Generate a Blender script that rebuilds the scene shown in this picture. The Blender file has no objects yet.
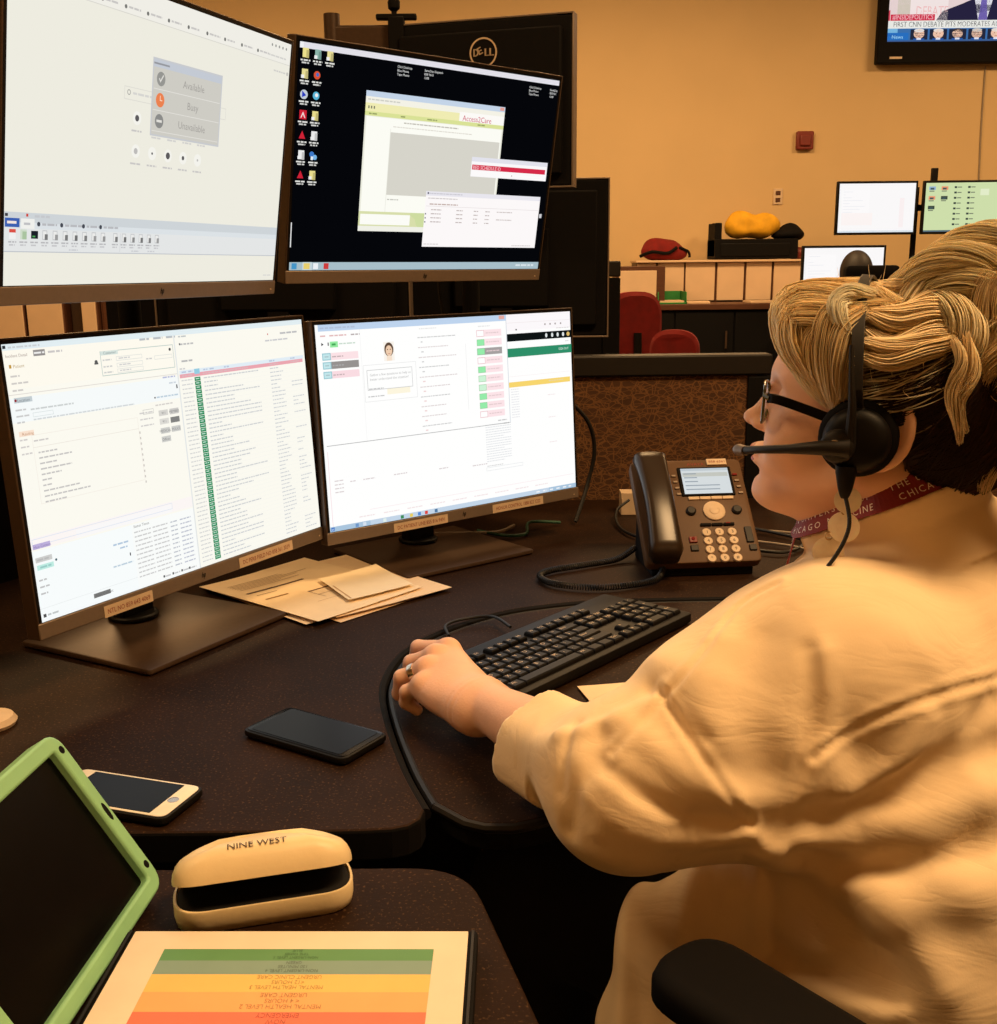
import bpy, math, random
import numpy as np
from mathutils import Vector, Matrix
random.seed(11); RNG = np.random.default_rng(11)
PI = math.pi
SC = bpy.context.scene
COL = SC.collection

# ------------------------------------------------------------ colour / materials
def lin(c):
    c = [x/255.0 for x in c]
    return tuple(x/12.92 if x <= .04045 else ((x+.055)/1.055)**2.4 for x in c)
def pmat(name, rgb, rough=.5, metal=0., var=.08, scale=40., bump=0., bscale=None, spec=.5, sss=0., sheen=0., coat=0., alpha=1., attr=False, trans=0., stretch=None):
    m = bpy.data.materials.new(name); m.use_nodes = True
    nt = m.node_tree; b = nt.nodes['Principled BSDF']
    c = lin(rgb)
    tc = nt.nodes.new('ShaderNodeTexCoord'); mp = nt.nodes.new('ShaderNodeMapping')
    if stretch: mp.inputs['Scale'].default_value = stretch
    nt.links.new(tc.outputs['Object'], mp.inputs['Vector'])
    nz = nt.nodes.new('ShaderNodeTexNoise'); nz.inputs['Scale'].default_value = scale; nz.inputs['Detail'].default_value = 3
    nt.links.new(mp.outputs['Vector'], nz.inputs['Vector'])
    mr = nt.nodes.new('ShaderNodeMapRange'); mr.inputs['From Min'].default_value = .25; mr.inputs['From Max'].default_value = .75
    mr.inputs['To Min'].default_value = 1-var; mr.inputs['To Max'].default_value = 1+var
    nt.links.new(nz.outputs['Fac'], mr.inputs['Value'])
    vm = nt.nodes.new('ShaderNodeVectorMath'); vm.operation = 'SCALE'
    if attr:
        at = nt.nodes.new('ShaderNodeAttribute'); at.attribute_name = 'Col'
        nt.links.new(at.outputs['Color'], vm.inputs[0])
    else: vm.inputs[0].default_value = c
    nt.links.new(mr.outputs['Result'], vm.inputs['Scale'])
    nt.links.new(vm.outputs['Vector'], b.inputs['Base Color'])
    b.inputs['Roughness'].default_value = rough; b.inputs['Metallic'].default_value = metal
    b.inputs['Specular IOR Level'].default_value = spec
    if sss: b.inputs['Subsurface Weight'].default_value = sss; b.inputs['Subsurface Radius'].default_value = (.012,.005,.003); b.inputs['Subsurface Scale'].default_value = 1
    if sheen: b.inputs['Sheen Weight'].default_value = sheen
    if coat: b.inputs['Coat Weight'].default_value = coat
    if trans: b.inputs['Transmission Weight'].default_value = trans
    if alpha < 1: b.inputs['Alpha'].default_value = alpha
    if bump:
        n2 = nt.nodes.new('ShaderNodeTexNoise'); n2.inputs['Scale'].default_value = bscale or scale; n2.inputs['Detail'].default_value = 4
        nt.links.new(mp.outputs['Vector'], n2.inputs['Vector'])
        bp = nt.nodes.new('ShaderNodeBump'); bp.inputs['Strength'].default_value = bump; bp.inputs['Distance'].default_value = .002
        nt.links.new(n2.outputs['Fac'], bp.inputs['Height']); nt.links.new(bp.outputs['Normal'], b.inputs['Normal'])
    return m
def emat(name, strength=1.0):
    m = bpy.data.materials.new(name); m.use_nodes = True; nt = m.node_tree
    nt.nodes.remove(nt.nodes['Principled BSDF'])
    e = nt.nodes.new('ShaderNodeEmission'); e.inputs['Strength'].default_value = strength
    at = nt.nodes.new('ShaderNodeAttribute'); at.attribute_name = 'Col'
    nt.links.new(at.outputs['Color'], e.inputs['Color'])
    nt.links.new(e.outputs['Emission'], nt.nodes['Material Output'].inputs['Surface'])
    return m
def fabric_panel_mat():
    # dark brown woven panel covered with thin pale criss-crossing grass lines
    m = pmat('panel_fabric', (74,46,24), .9, var=.15, scale=30, bump=.25, bscale=400)
    nt = m.node_tree; b = nt.nodes['Principled BSDF']; src = b.inputs['Base Color'].links[0].from_socket
    tc = nt.nodes['Texture Coordinate']; prev = None
    for k, (rot, sc) in enumerate(((.4,1.0),(1.3,1.25),(2.3,.9))):
        mp = nt.nodes.new('ShaderNodeMapping'); mp.inputs['Rotation'].default_value = (0, rot, 0); mp.inputs['Scale'].default_value = (34*sc, 1, 60*sc); mp.inputs['Location'].default_value=(k*3.1,0,k*1.7)
        nt.links.new(tc.outputs['Object'], mp.inputs['Vector'])
        v = nt.nodes.new('ShaderNodeTexVoronoi'); v.feature = 'DISTANCE_TO_EDGE'; v.inputs['Scale'].default_value = 1.0
        nt.links.new(mp.outputs['Vector'], v.inputs['Vector'])
        r = nt.nodes.new('ShaderNodeMapRange'); r.inputs['From Min'].default_value = .012; r.inputs['From Max'].default_value = .04; r.inputs['To Min'].default_value = 1; r.inputs['To Max'].default_value = 0
        nt.links.new(v.outputs['Distance'], r.inputs['Value'])
        if prev is None: prev = r.outputs['Result']
        else:
            mx = nt.nodes.new('ShaderNodeMath'); mx.operation = 'MAXIMUM'; nt.links.new(prev, mx.inputs[0]); nt.links.new(r.outputs['Result'], mx.inputs[1]); prev = mx.outputs[0]
    ml = nt.nodes.new('ShaderNodeMath'); ml.operation = 'MULTIPLY'; ml.inputs[1].default_value = .5; nt.links.new(prev, ml.inputs[0])
    mix = nt.nodes.new('ShaderNodeMix'); mix.data_type = 'RGBA'
    nt.links.new(ml.outputs[0], mix.inputs['Factor']); nt.links.new(src, mix.inputs['A']); mix.inputs['B'].default_value = (*lin((150,104,58)), 1)
    nt.links.new(mix.outputs['Result'], b.inputs['Base Color'])
    return m
def desk_mat():
    m = pmat('speckled_laminate', (38,22,11), .62, var=.35, scale=9, bump=.08, bscale=260, spec=.10)
    nt = m.node_tree; b = nt.nodes['Principled BSDF']; src = b.inputs['Base Color'].links[0].from_socket
    tc = nt.nodes['Texture Coordinate']
    v = nt.nodes.new('ShaderNodeTexNoise'); v.inputs['Scale'].default_value = 330; v.inputs['Detail'].default_value = 2
    nt.links.new(tc.outputs['Object'], v.inputs['Vector'])
    r = nt.nodes.new('ShaderNodeMapRange'); r.inputs['From Min'].default_value = .60; r.inputs['From Max'].default_value = .74; r.inputs['To Max'].default_value = .8
    nt.links.new(v.outputs['Fac'], r.inputs['Value'])
    mix = nt.nodes.new('ShaderNodeMix'); mix.data_type = 'RGBA'
    nt.links.new(r.outputs['Result'], mix.inputs['Factor']); nt.links.new(src, mix.inputs['A']); mix.inputs['B'].default_value = (*lin((94,68,44)), 1)
    nt.links.new(mix.outputs['Result'], b.inputs['Base Color'])
    return m

M = {}
M['black'] = pmat('black_plastic', (8,6,5), .5, spec=.22)
M['matte'] = pmat('matte_black', (7,5,5), .8, spec=.2)
M['gloss'] = pmat('gloss_black', (6,5,5), .25, spec=.15)
M['pewter'] = pmat('pewter_plastic', (128,112,98), .45, metal=.3, scale=200, var=.05)
M['bronze'] = pmat('bronze_plastic', (76,58,44), .42, metal=.35, scale=120, var=.1)
M['darkgrey'] = pmat('dark_grey', (24,20,17), .5, spec=.35)
M['phone'] = pmat('phone_body', (92,64,38), .5, bump=.05, bscale=500, spec=.3)
M['handset'] = pmat('handset', (44,31,19), .3, spec=.45)
M['cream'] = pmat('cream_plastic', (214,190,160), .5)
M['white'] = pmat('white_glass', (244,238,226), .3, spec=.3)
M['silver'] = pmat('silver', (190,180,170), .25, metal=.9)
M['screen'] = emat('screen_light', 1.0)
M['dimscreen'] = emat('dim_screen', .42)
M['offglass'] = pmat('screen_off', (5,4,4), .3, spec=.08, var=.3)
M['print'] = pmat('printed', (255,255,255), .55, attr=True, var=.03)
M['desk'] = desk_mat()
M['fabric'] = fabric_panel_mat()
M['wall'] = pmat('painted_wall', (214,184,136), .85, var=.03, scale=2.5, bump=.15, bscale=120)
M['cab'] = pmat('cream_laminate', (222,192,158), .6, var=.06, scale=6)
M['brownlam'] = pmat('brown_laminate', (86,50,30), .5, var=.2, scale=12, stretch=(1,1,12))
M['carpet'] = pmat('carpet', (16,11,8), .95, var=.3, scale=90, bump=.6, bscale=300)
M['ceil'] = pmat('ceiling_tile', (215,205,185), .9, var=.05, scale=60)
M['green'] = pmat('green_rubber', (148,208,156), .5, var=.06, scale=30, sss=.0)
M['case'] = pmat('case_leather', (244,222,176), .42, var=.05, scale=18, bump=.12, bscale=140)
M['casein'] = pmat('case_lining', (12,10,10), .9)
M['red'] = pmat('red_fabric', (120,16,12), .9, var=.2, scale=25, bump=.3, bscale=200)
M['redplastic'] = pmat('red_plastic', (120,40,30), .5)
M['yellow'] = pmat('yellow_fabric', (224,168,28), .8, var=.2, scale=12, bump=.4, bscale=60)
M['greenbin'] = pmat('green_bin', (40,130,60), .6)
M['skin'] = pmat('skin', (244,194,164), .5, var=.06, scale=28, bump=.12, bscale=300, sss=.12, spec=.35)
M['lip'] = pmat('lip', (188,98,84), .45)
M['eye'] = pmat('eyeball', (235,228,220), .1)
M['iris'] = pmat('iris', (60,70,60), .1)
M['shirt'] = pmat('linen', (250,224,184), .85, var=.03, scale=26, bump=.05, bscale=700, sheen=.15, spec=.2, stretch=(1,1,.6))
def linen_creases(m):
    nt=m.node_tree; b=nt.nodes['Principled BSDF']; old=b.inputs['Normal'].links[0].from_node
    tc=nt.nodes['Texture Coordinate']; mp=nt.nodes.new('ShaderNodeMapping'); mp.inputs['Rotation'].default_value=(.3,.5,.2); mp.inputs['Scale'].default_value=(1,1.6,2.4); nt.links.new(tc.outputs['Object'],mp.inputs['Vector'])
    n=nt.nodes.new('ShaderNodeTexNoise'); n.inputs['Scale'].default_value=8; n.inputs['Detail'].default_value=3.5; n.inputs['Roughness'].default_value=.55; n.inputs['Distortion'].default_value=.9; nt.links.new(mp.outputs['Vector'],n.inputs['Vector'])
    s=nt.nodes.new('ShaderNodeMath'); s.operation='SUBTRACT'; s.inputs[1].default_value=.5; nt.links.new(n.outputs['Fac'],s.inputs[0])
    a=nt.nodes.new('ShaderNodeMath'); a.operation='ABSOLUTE'; nt.links.new(s.outputs[0],a.inputs[0])
    p=nt.nodes.new('ShaderNodeMath'); p.operation='POWER'; p.inputs[1].default_value=.9; nt.links.new(a.outputs[0],p.inputs[0])
    bp=nt.nodes.new('ShaderNodeBump'); bp.inputs['Strength'].default_value=.17; bp.inputs['Distance'].default_value=.012; nt.links.new(p.outputs[0],bp.inputs['Height'])
    nt.links.new(old.outputs['Normal'],bp.inputs['Normal']); nt.links.new(bp.outputs['Normal'],b.inputs['Normal'])
linen_creases(M['shirt'])
M['trouser'] = pmat('trouser', (14,12,12), .9)
M['hair'] = pmat('hair', (255,255,255), .6, attr=True, var=.10, scale=70, spec=.2, sss=.3)
M['haird'] = pmat('dark_hair', (24,16,12), .6, var=.3, scale=60)
M['maroon'] = pmat('maroon_ribbon', (140,38,36), .6, var=.08, scale=200, bump=.2, bscale=600)
M['earring'] = pmat('shell_disc', (255,242,222), .35, var=.1, scale=120)
M['lens'] = pmat('lens', (220,225,215), .03, trans=.9, alpha=.35)
M['tort'] = pmat('olive_frame', (84,80,30), .2, var=.4, scale=120, coat=.5)
M['gold'] = pmat('ring_metal', (220,210,195), .2, metal=1.)
M['brass'] = pmat('brass_clip', (200,170,120), .3, metal=.9)
M['cable'] = pmat('cable_black', (12,11,10), .5)
M['cablew'] = pmat('cable_grey', (150,135,115), .5)
M['cableg'] = pmat('cable_green', (30,80,60), .5)

# ------------------------------------------------------------ mesh builder
_txt = {}
def text_geo(s):
    if s in _txt: return _txt[s]
    cu = bpy.data.curves.new('t', 'FONT'); cu.body = s; cu.size = 1; cu.align_x = 'LEFT'; cu.resolution_u = 2
    o = bpy.data.objects.new('t', cu); COL.objects.link(o)
    dg = bpy.context.evaluated_depsgraph_get(); dg.update()
    me = o.evaluated_get(dg).to_mesh()
    vs = [tuple(v.co[:2]) for v in me.vertices]; fs = [tuple(p.vertices) for p in me.polygons]
    o.evaluated_get(dg).to_mesh_clear(); bpy.data.objects.remove(o); bpy.data.curves.remove(cu)
    _txt[s] = (vs, fs); return vs, fs
class MB:
    def __init__(s): s.v=[]; s.f=[]; s.c=[]; s.mi=[]; s.col=(1,1,1); s.m=0; s.T=Matrix()
    def add(s, vs, fs):
        n = len(s.v); T = s.T
        s.v += [tuple(T @ Vector(v)) for v in vs]
        for f in fs: s.f.append(tuple(i+n for i in f)); s.c.append(s.col); s.mi.append(s.m)
        return s
    def box(s, c, d, rz=0, R=None):
        x,y,z = [q/2 for q in d]; R = R or Matrix.Rotation(rz,3,'Z'); c = Vector(c)
        vs = [c + R @ Vector((a*x,b*y,e*z)) for a in (-1,1) for b in (-1,1) for e in (-1,1)]
        return s.add(vs, [(0,1,3,2),(4,6,7,5),(0,4,5,1),(2,3,7,6),(0,2,6,4),(1,5,7,3)])
    def tube(s, pts, r, n=10, cap=True, smooth=0):
        P = [Vector(p) for p in pts]
        if smooth: P = catmull(P, smooth)
        rs = r if hasattr(r,'__len__') else [r]*len(P)
        if len(rs) != len(P): rs = list(np.interp(np.linspace(0,1,len(P)), np.linspace(0,1,len(rs)), rs))
        vs=[]; fs=[]; up=None
        for i,p in enumerate(P):
            t = (P[min(i+1,len(P)-1)]-P[max(i-1,0)])
            t = t.normalized() if t.length > 1e-9 else Vector((0,0,1))
            if up is None: up = t.orthogonal().normalized()
            up = (up - t*up.dot(t)); up = up.normalized() if up.length>1e-6 else t.orthogonal().normalized()
            w = t.cross(up)
            for k in range(n):
                a = 2*PI*k/n; vs.append(p + (up*math.cos(a)+w*math.sin(a))*rs[i])
        for i in range(len(P)-1):
            for k in range(n): fs.append((i*n+k, i*n+(k+1)%n, (i+1)*n+(k+1)%n, (i+1)*n+k))
        if cap: fs.append(tuple(range(n))[::-1]); fs.append(tuple((len(P)-1)*n+k for k in range(n)))
        return s.add(vs, fs)
    def cyl(s, a, b, r, n=20): return s.tube([a,b], r, n)
    def lathe(s, prof, c=(0,0,0), n=28, axis=None):
        # prof: (radius, height) from bottom to top; axis matrix optional
        R = axis or Matrix.Identity(3); c = Vector(c); vs=[]; fs=[]
        for r,h in prof:
            for k in range(n):
                a=2*PI*k/n; vs.append(c + R @ Vector((r*math.cos(a), r*math.sin(a), h)))
        for i in range(len(prof)-1):
            for k in range(n): fs.append((i*n+k, i*n+(k+1)%n, (i+1)*n+(k+1)%n, (i+1)*n+k))
        fs.append(tuple(range(n))[::-1]); fs.append(tuple((len(prof)-1)*n+k for k in range(n)))
        return s.add(vs, fs)
    def prism(s, poly, z0, z1, bev=0.):
        n = len(poly)
        if bev:
            inn = inset(poly, bev); L = [(inn,z0),(poly,z0+bev),(poly,z1-bev),(inset(poly,bev*.3),z1-bev*.3),(inn,z1)]
        else: L = [(poly,z0),(poly,z1)]
        vs=[]; fs=[]
        for p,z in L: vs += [(x,y,z) for x,y in p]
        for i in range(len(L)-1):
            for k in range(n): fs.append((i*n+k, i*n+(k+1)%n, (i+1)*n+(k+1)%n, (i+1)*n+k))
        fs.append(tuple(range(n))[::-1]); fs.append(tuple((len(L)-1)*n+k for k in range(n)))
        return s.add(vs, fs)
    def text(s, txt, x, y, size, w=None, d=0., rot=0., center=False, mirror=False):
        # in the builder's local XZ plane facing -Y; x right, y up
        vs, fs = text_geo(txt)
        if not vs: return s
        mx = max(v[0] for v in vs); k = size
        kx = (w/mx) if w else k
        if center: x -= mx*kx/2*math.cos(rot); y -= mx*kx/2*math.sin(rot)
        c, sn = math.cos(rot), math.sin(rot)
        out = [(x+(vx*kx)*c-(vy*k)*sn, -d, y+(vx*kx)*sn+(vy*k)*c) for vx,vy in vs]
        return s.add(out, fs)
    def rect(s, x0, y0, x1, y1, d=0.):   # facing -Y
        return s.add([(x0,-d,y0),(x1,-d,y0),(x1,-d,y1),(x0,-d,y1)], [(0,1,2,3)])
    def build(s, name, mats, parent=None, smooth=False, bevel=0, bseg=2, angle=35, sub=0):
        me = bpy.data.meshes.new(name); me.from_pydata([tuple(v) for v in s.v], [], s.f)
        mats = mats if isinstance(mats,(list,tuple)) else [mats]
        for m in mats: me.materials.append(M[m])
        me.polygons.foreach_set('material_index', s.mi)
        if any(c != (1,1,1) for c in s.c):
            ca = me.color_attributes.new('Col','FLOAT_COLOR','CORNER')
            arr = np.ones((len(me.loops),4),np.float32); i=0
            for p,c in zip(s.f, s.c):
                arr[i:i+len(p),:3] = c; i += len(p)
            ca.data.foreach_set('color', arr.ravel())
        if smooth:
            me.polygons.foreach_set('use_smooth',[True]*len(me.polygons))
            try: me.set_sharp_from_angle(angle=math.radians(angle))
            except Exception: pass
        me.update()
        o = bpy.data.objects.new(name, me); COL.objects.link(o)
        if parent: o.parent = parent
        if bevel:
            b = o.modifiers.new('bevel','BEVEL'); b.width = bevel; b.segments = bseg; b.limit_method = 'ANGLE'; b.harden_normals = False
            me.polygons.foreach_set('use_smooth',[True]*len(me.polygons))
            try: me.set_sharp_from_angle(angle=math.radians(angle))
            except Exception: pass
        if sub:
            b = o.modifiers.new('sub','SUBSURF'); b.levels = sub; b.render_levels = sub
        return o
def catmull(P, k):
    out=[]
    for i in range(len(P)-1):
        p0=P[max(i-1,0)]; p1=P[i]; p2=P[i+1]; p3=P[min(i+2,len(P)-1)]
        for j in range(k):
            t=j/k; out.append(.5*((2*p1)+(p2-p0)*t+(2*p0-5*p1+4*p2-p3)*t*t+(-p0+3*p1-3*p2+p3)*t**3))
    out.append(P[-1]); return out
def inset(poly, d):
    n=len(poly); A=sum(poly[i][0]*poly[(i+1)%n][1]-poly[(i+1)%n][0]*poly[i][1] for i in range(n)); sg = 1 if A>0 else -1
    out=[]
    for i in range(n):
        p=Vector(poly[i-1]); q=Vector(poly[i]); r=Vector(poly[(i+1)%n])
        e1=(q-p).normalized(); e2=(r-q).normalized()
        n1=Vector((-e1.y,e1.x))*sg; n2=Vector((-e2.y,e2.x))*sg
        b=(n1+n2); b = b.normalized() if b.length>1e-6 else n1
        out.append(tuple(q+b*d/max(.4,b.dot(n1))))
    return out
def rounded(poly, r, seg=6):
    # round each corner; r scalar or list
    out=[]; n=len(poly)
    for i in range(n):
        p=Vector(poly[i-1]); q=Vector(poly[i]); t=Vector(poly[(i+1)%n]); rr = r[i] if hasattr(r,'__len__') else r
        if rr<=0: out.append(tuple(q)); continue
        a=(p-q).normalized(); b=(t-q).normalized(); rr=min(rr,(p-q).length*.45,(t-q).length*.45)
        A=q+a*rr; B=q+b*rr
        for k in range(seg+1):
            u=k/seg; out.append(tuple((1-u)**2*A+2*u*(1-u)*q+u*u*B))
    return out
def rrect(w, h, r, seg=5): return rounded([(-w/2,-h/2),(w/2,-h/2),(w/2,h/2),(-w/2,h/2)], r, seg)
def tag(o, label, cat, group=None):
    o['label']=label; o['category']=cat
    if group: o['group']=group
    return o
def thing(name, label, cat, loc=(0,0,0), rz=0, group=None):
    o = bpy.data.objects.new(name, None); COL.objects.link(o); o.empty_display_size=.05
    o.location=loc; o.rotation_euler=(0,0,rz); return tag(o,label,cat,group)
def struct(o): o['kind']='structure'; return o
def frame_inv(loc, rz): return (Matrix.Translation(loc) @ Matrix.Rotation(rz,4,'Z')).inverted()

# ------------------------------------------------------------ camera
cd = bpy.data.cameras.new('camera'); cam = bpy.data.objects.new('camera', cd); COL.objects.link(cam); SC.camera = cam
cd.sensor_fit='HORIZONTAL'; cd.sensor_width=36; cd.lens = 1095.63/997*36; cd.clip_start=.02
pit, rol = math.radians(12.7575), math.radians(-.5809)
c_,s_ = math.cos(pit), math.sin(pit); cr,sr = math.cos(rol), math.sin(rol)
fw=Vector((0,c_,-s_)); up=Vector((0,s_,c_)); rt=Vector((1,0,0)); r2=rt*cr+up*sr; u2=-rt*sr+up*cr
cam.matrix_world = Matrix(((r2.x,u2.x,-fw.x,0),(r2.y,u2.y,-fw.y,0),(r2.z,u2.z,-fw.z,1.23),(0,0,0,1)))

# ------------------------------------------------------------ room shell
def quadbox(name, lo, hi, mat):
    b=MB(); b.box([(a+c)/2 for a,c in zip(lo,hi)], [c-a for a,c in zip(lo,hi)]); return struct(b.build(name, mat))
quadbox('floor', (-5,-2.6,-.1), (7,8.6,0), 'carpet')
quadbox('ceiling', (-5,-2.6,3.7), (7,8.6,3.8), 'ceil')
quadbox('wall_far', (-5,8.5,0), (7,8.6,3.7), 'wall')
quadbox('wall_left', (-5.1,-2.6,0), (-5,8.6,3.7), 'wall')
quadbox('wall_right', (7,-2.6,0), (7.1,8.6,3.7), 'wall')
quadbox('wall_near', (-5,-2.7,0), (7,-2.6,3.7), 'wall')
quadbox('baseboard_far', (-5,8.485,0), (7,8.5,.1), 'matte')

# ------------------------------------------------------------ desks
DZ=.73
def bez(P, n=14):
    P=[Vector(p) for p in P]; return [tuple(v) for v in catmull(P, n)]
inner = bez([(-.072,.945),(-.1,1.03),(-.130,1.153),(-.145,1.25),(-.138,1.34),(-.115,1.41),(-.075,1.47),(-.02,1.525),(.04,1.562),(.15,1.594),(.32,1.603),(.6,1.603)], 5)
def edge_dark(b,n):
    for i in range(n*3): b.mi[i]=1      # black edge banding below the top chamfer
deskpoly = [(-.98,.905),(-.16,.905)] + [(-.125,.906),(-.1,.908),(-.085,.914),(-.075,.926)] + inner + [(.86,1.6),(.86,2.32),(-.5,2.32),(-.98,1.45)]
d = thing('corner_desk','dark brown speckled corner desk holding the monitors and the desk phone','desk',(0,1.6,0))
b=MB(); b.T=Matrix.Translation((0,-1.6,0)); b.prism(deskpoly, DZ-.032, DZ, .003); edge_dark(b,len(deskpoly)); b.build('desktop',['desk','matte'],d,bevel=0)
b=MB(); b.T=Matrix.Translation((0,-1.6,0))
b.tube([(x,y,DZ-.006) for x,y in inner], .0065, 8); b.build('edge_trim','matte',d,smooth=True)
for x,y in ((-.9,1.0),(-.9,1.45),(-.42,2.22),(.8,2.25),(.8,1.68)):
    b=MB(); b.T=Matrix.Translation((0,-1.6,0)); b.box((x,y,(DZ-.032)/2),(.06,.06,DZ-.032)); b.build('leg','matte',d,bevel=.004)
b=MB(); b.T=Matrix.Translation((0,-1.6,0)); b.box((.2,2.28,.42),(1.2,.02,.5)); b.build('modesty_panel','matte',d)
# keyboard platform
off=[]
for i,p in enumerate(inner):
    a=Vector(inner[max(i-1,0)]); c=Vector(inner[min(i+1,len(inner)-1)]); t=(c-a).normalized(); off.append((p[0]+t.y*.0135, p[1]-t.x*.0135))
platf = [(.6,1.42),(.52,1.30),(.42,1.20),(.32,1.12),(.22,1.05),(.13,.985),(.07,.945),(.03,.925),(.01,.918),(-.015,.919),(-.033,.928)]
ppoly = off[1:] + platf
# simple left edge (tight radius near the rounded front corner)
k = thing('keyboard_platform','dark speckled curved keyboard platform set into the corner desk','desk platform',(.15,1.3,0))
b=MB(); b.T=Matrix.Translation((-.15,-1.3,0)); b.prism(ppoly[::-1], DZ-.03, DZ-.002, .003); edge_dark(b,len(ppoly)); b.build('platform_top',['desk','matte'],k)
b=MB(); b.T=Matrix.Translation((-.15,-1.3,0)); b.tube([(x,y,DZ-.0065) for x,y in off[1:]+platf+[off[1]]], .005, 8); b.build('rubber_edge','darkgrey',k,smooth=True)
b=MB(); b.T=Matrix.Translation((-.15,-1.3,0)); b.cyl((.2,1.4,.3),(.2,1.4,DZ-.03),.035); b.lathe([(.2,0),(.2,.012),(.05,.03),(.045,.3),(.045,.32)],(.2,1.4,0)); b.build('pedestal','matte',k,smooth=True)
# return desk at lower left
rp = rounded([(-.98,.2),(.14,.2),(-.022,.835),(-.045,.842),(-.98,.842)],[.02,.03,.05,.01,.02])
rp = rounded([(-.98,.2),(.147,.2),(-.03,.843),(-.98,.848)],[.02,.03,.05,.02],8)
r_ = thing('return_desk','dark brown speckled side desk under the eyeglass case and colour chart','desk',(-.4,.5,0))
b=MB(); b.T=Matrix.Translation((.4,-.5,0)); b.prism(rp, DZ-.032, DZ, .003); edge_dark(b,len(rp)); b.build('desktop',['desk','matte'],r_)
for x,y in ((-.9,.3),(-.9,.76),(-.12,.76),(.02,.28)):
    b=MB(); b.T=Matrix.Translation((.4,-.5,0)); b.box((x,y,(DZ-.032)/2),(.05,.05,DZ-.032)); b.build('leg','matte',r_,bevel=.004)

# cubicle partitions
def partition(name,label,p0,p1,z1,panels,group='low cubicle partitions around the corner desk'):
    p0=Vector(p0);p1=Vector(p1);L=(p1-p0).length;rz=math.atan2(p1.y-p0.y,p1.x-p0.x)
    t=thing(name,label,'partition',(p0.x,p0.y,0),rz,group)
    b=MB(); b.box((L/2,0,z1-.022),(L,.055,.044)); b.build('top_rail','darkgrey',t,bevel=.004)
    b=MB(); b.box((L/2,0,.05),(L,.05,.1)); b.build('kick_rail','matte',t,bevel=.003)
    w=L/panels
    for i in range(panels+1):
        x=min(max(i*w,.025),L-.025)
        b=MB(); b.box((x,0,(z1-.044)/2+.05),(.05,.05,z1-.15)); b.build('post','matte',t,bevel=.003)
    for i in range(panels):
        b=MB(); b.box((i*w+w/2,0,(z1+.06)/2),(w-.05,.036,z1-.15)); b.build('fabric_panel','fabric' if group and 'left of' not in label else 'matte',t,bevel=.006)
    return t
partition('cubicle_partition','low fabric cubicle partition with leaf-line pattern behind the desk phone',(-.44,2.365),(.59,2.385),1.036,2)
partition('cubicle_partition','low fabric cubicle partition left of the monitors, hidden at the dark left edge',(-1.04,1.35),(-.49,2.33),1.0,2)
partition('tall_partition','tall plain dark partition behind the turned-away black monitors',(-1.12,3.22),(.355,3.22),1.235,2,None)
partition('cubicle_partition','low fabric cubicle partition behind the woman, right of the phone',(.62,2.385),(1.5,2.4),1.036,2)
# ------------------------------------------------------------ smooth solid modelling (distance fields -> one closed mesh)
def sd_ell(P,c,r,R=None):
    q=P-np.asarray(c); 
    if R is not None: q=q@R
    r=np.asarray(r,float); k0=np.linalg.norm(q/r,axis=1); k1=np.linalg.norm(q/(r*r),axis=1); return k0*(k0-1)/np.maximum(k1,1e-9)
def sd_cap(P,a,b,r1,r2=None):
    a=np.asarray(a,float);b=np.asarray(b,float); r2=r1 if r2 is None else r2
    ab=b-a; t=np.clip(((P-a)@ab)/max(ab@ab,1e-12),0,1); return np.linalg.norm(P-a-t[:,None]*ab,axis=1)-(r1+(r2-r1)*t)
def smin(a,b,k):
    h=np.maximum(k-np.abs(a-b),0)/k; return np.minimum(a,b)-h*h*k*.25
def smax(a,b,k): return -smin(-a,-b,k)
def polydist(P,pts,lim=.08):
    A=np.asarray(pts); m=((P>A.min(0)-lim)&(P<A.max(0)+lim)).all(1); out=np.full(len(P),1.)
    if m.any(): out[m]=_pd(P[m],pts)
    return out
def _pd(P,pts):
    d=None
    for a,b in zip(pts[:-1],pts[1:]):
        e=sd_cap(P,a,b,0.); d=e if d is None else np.minimum(d,e)
    return d
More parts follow.
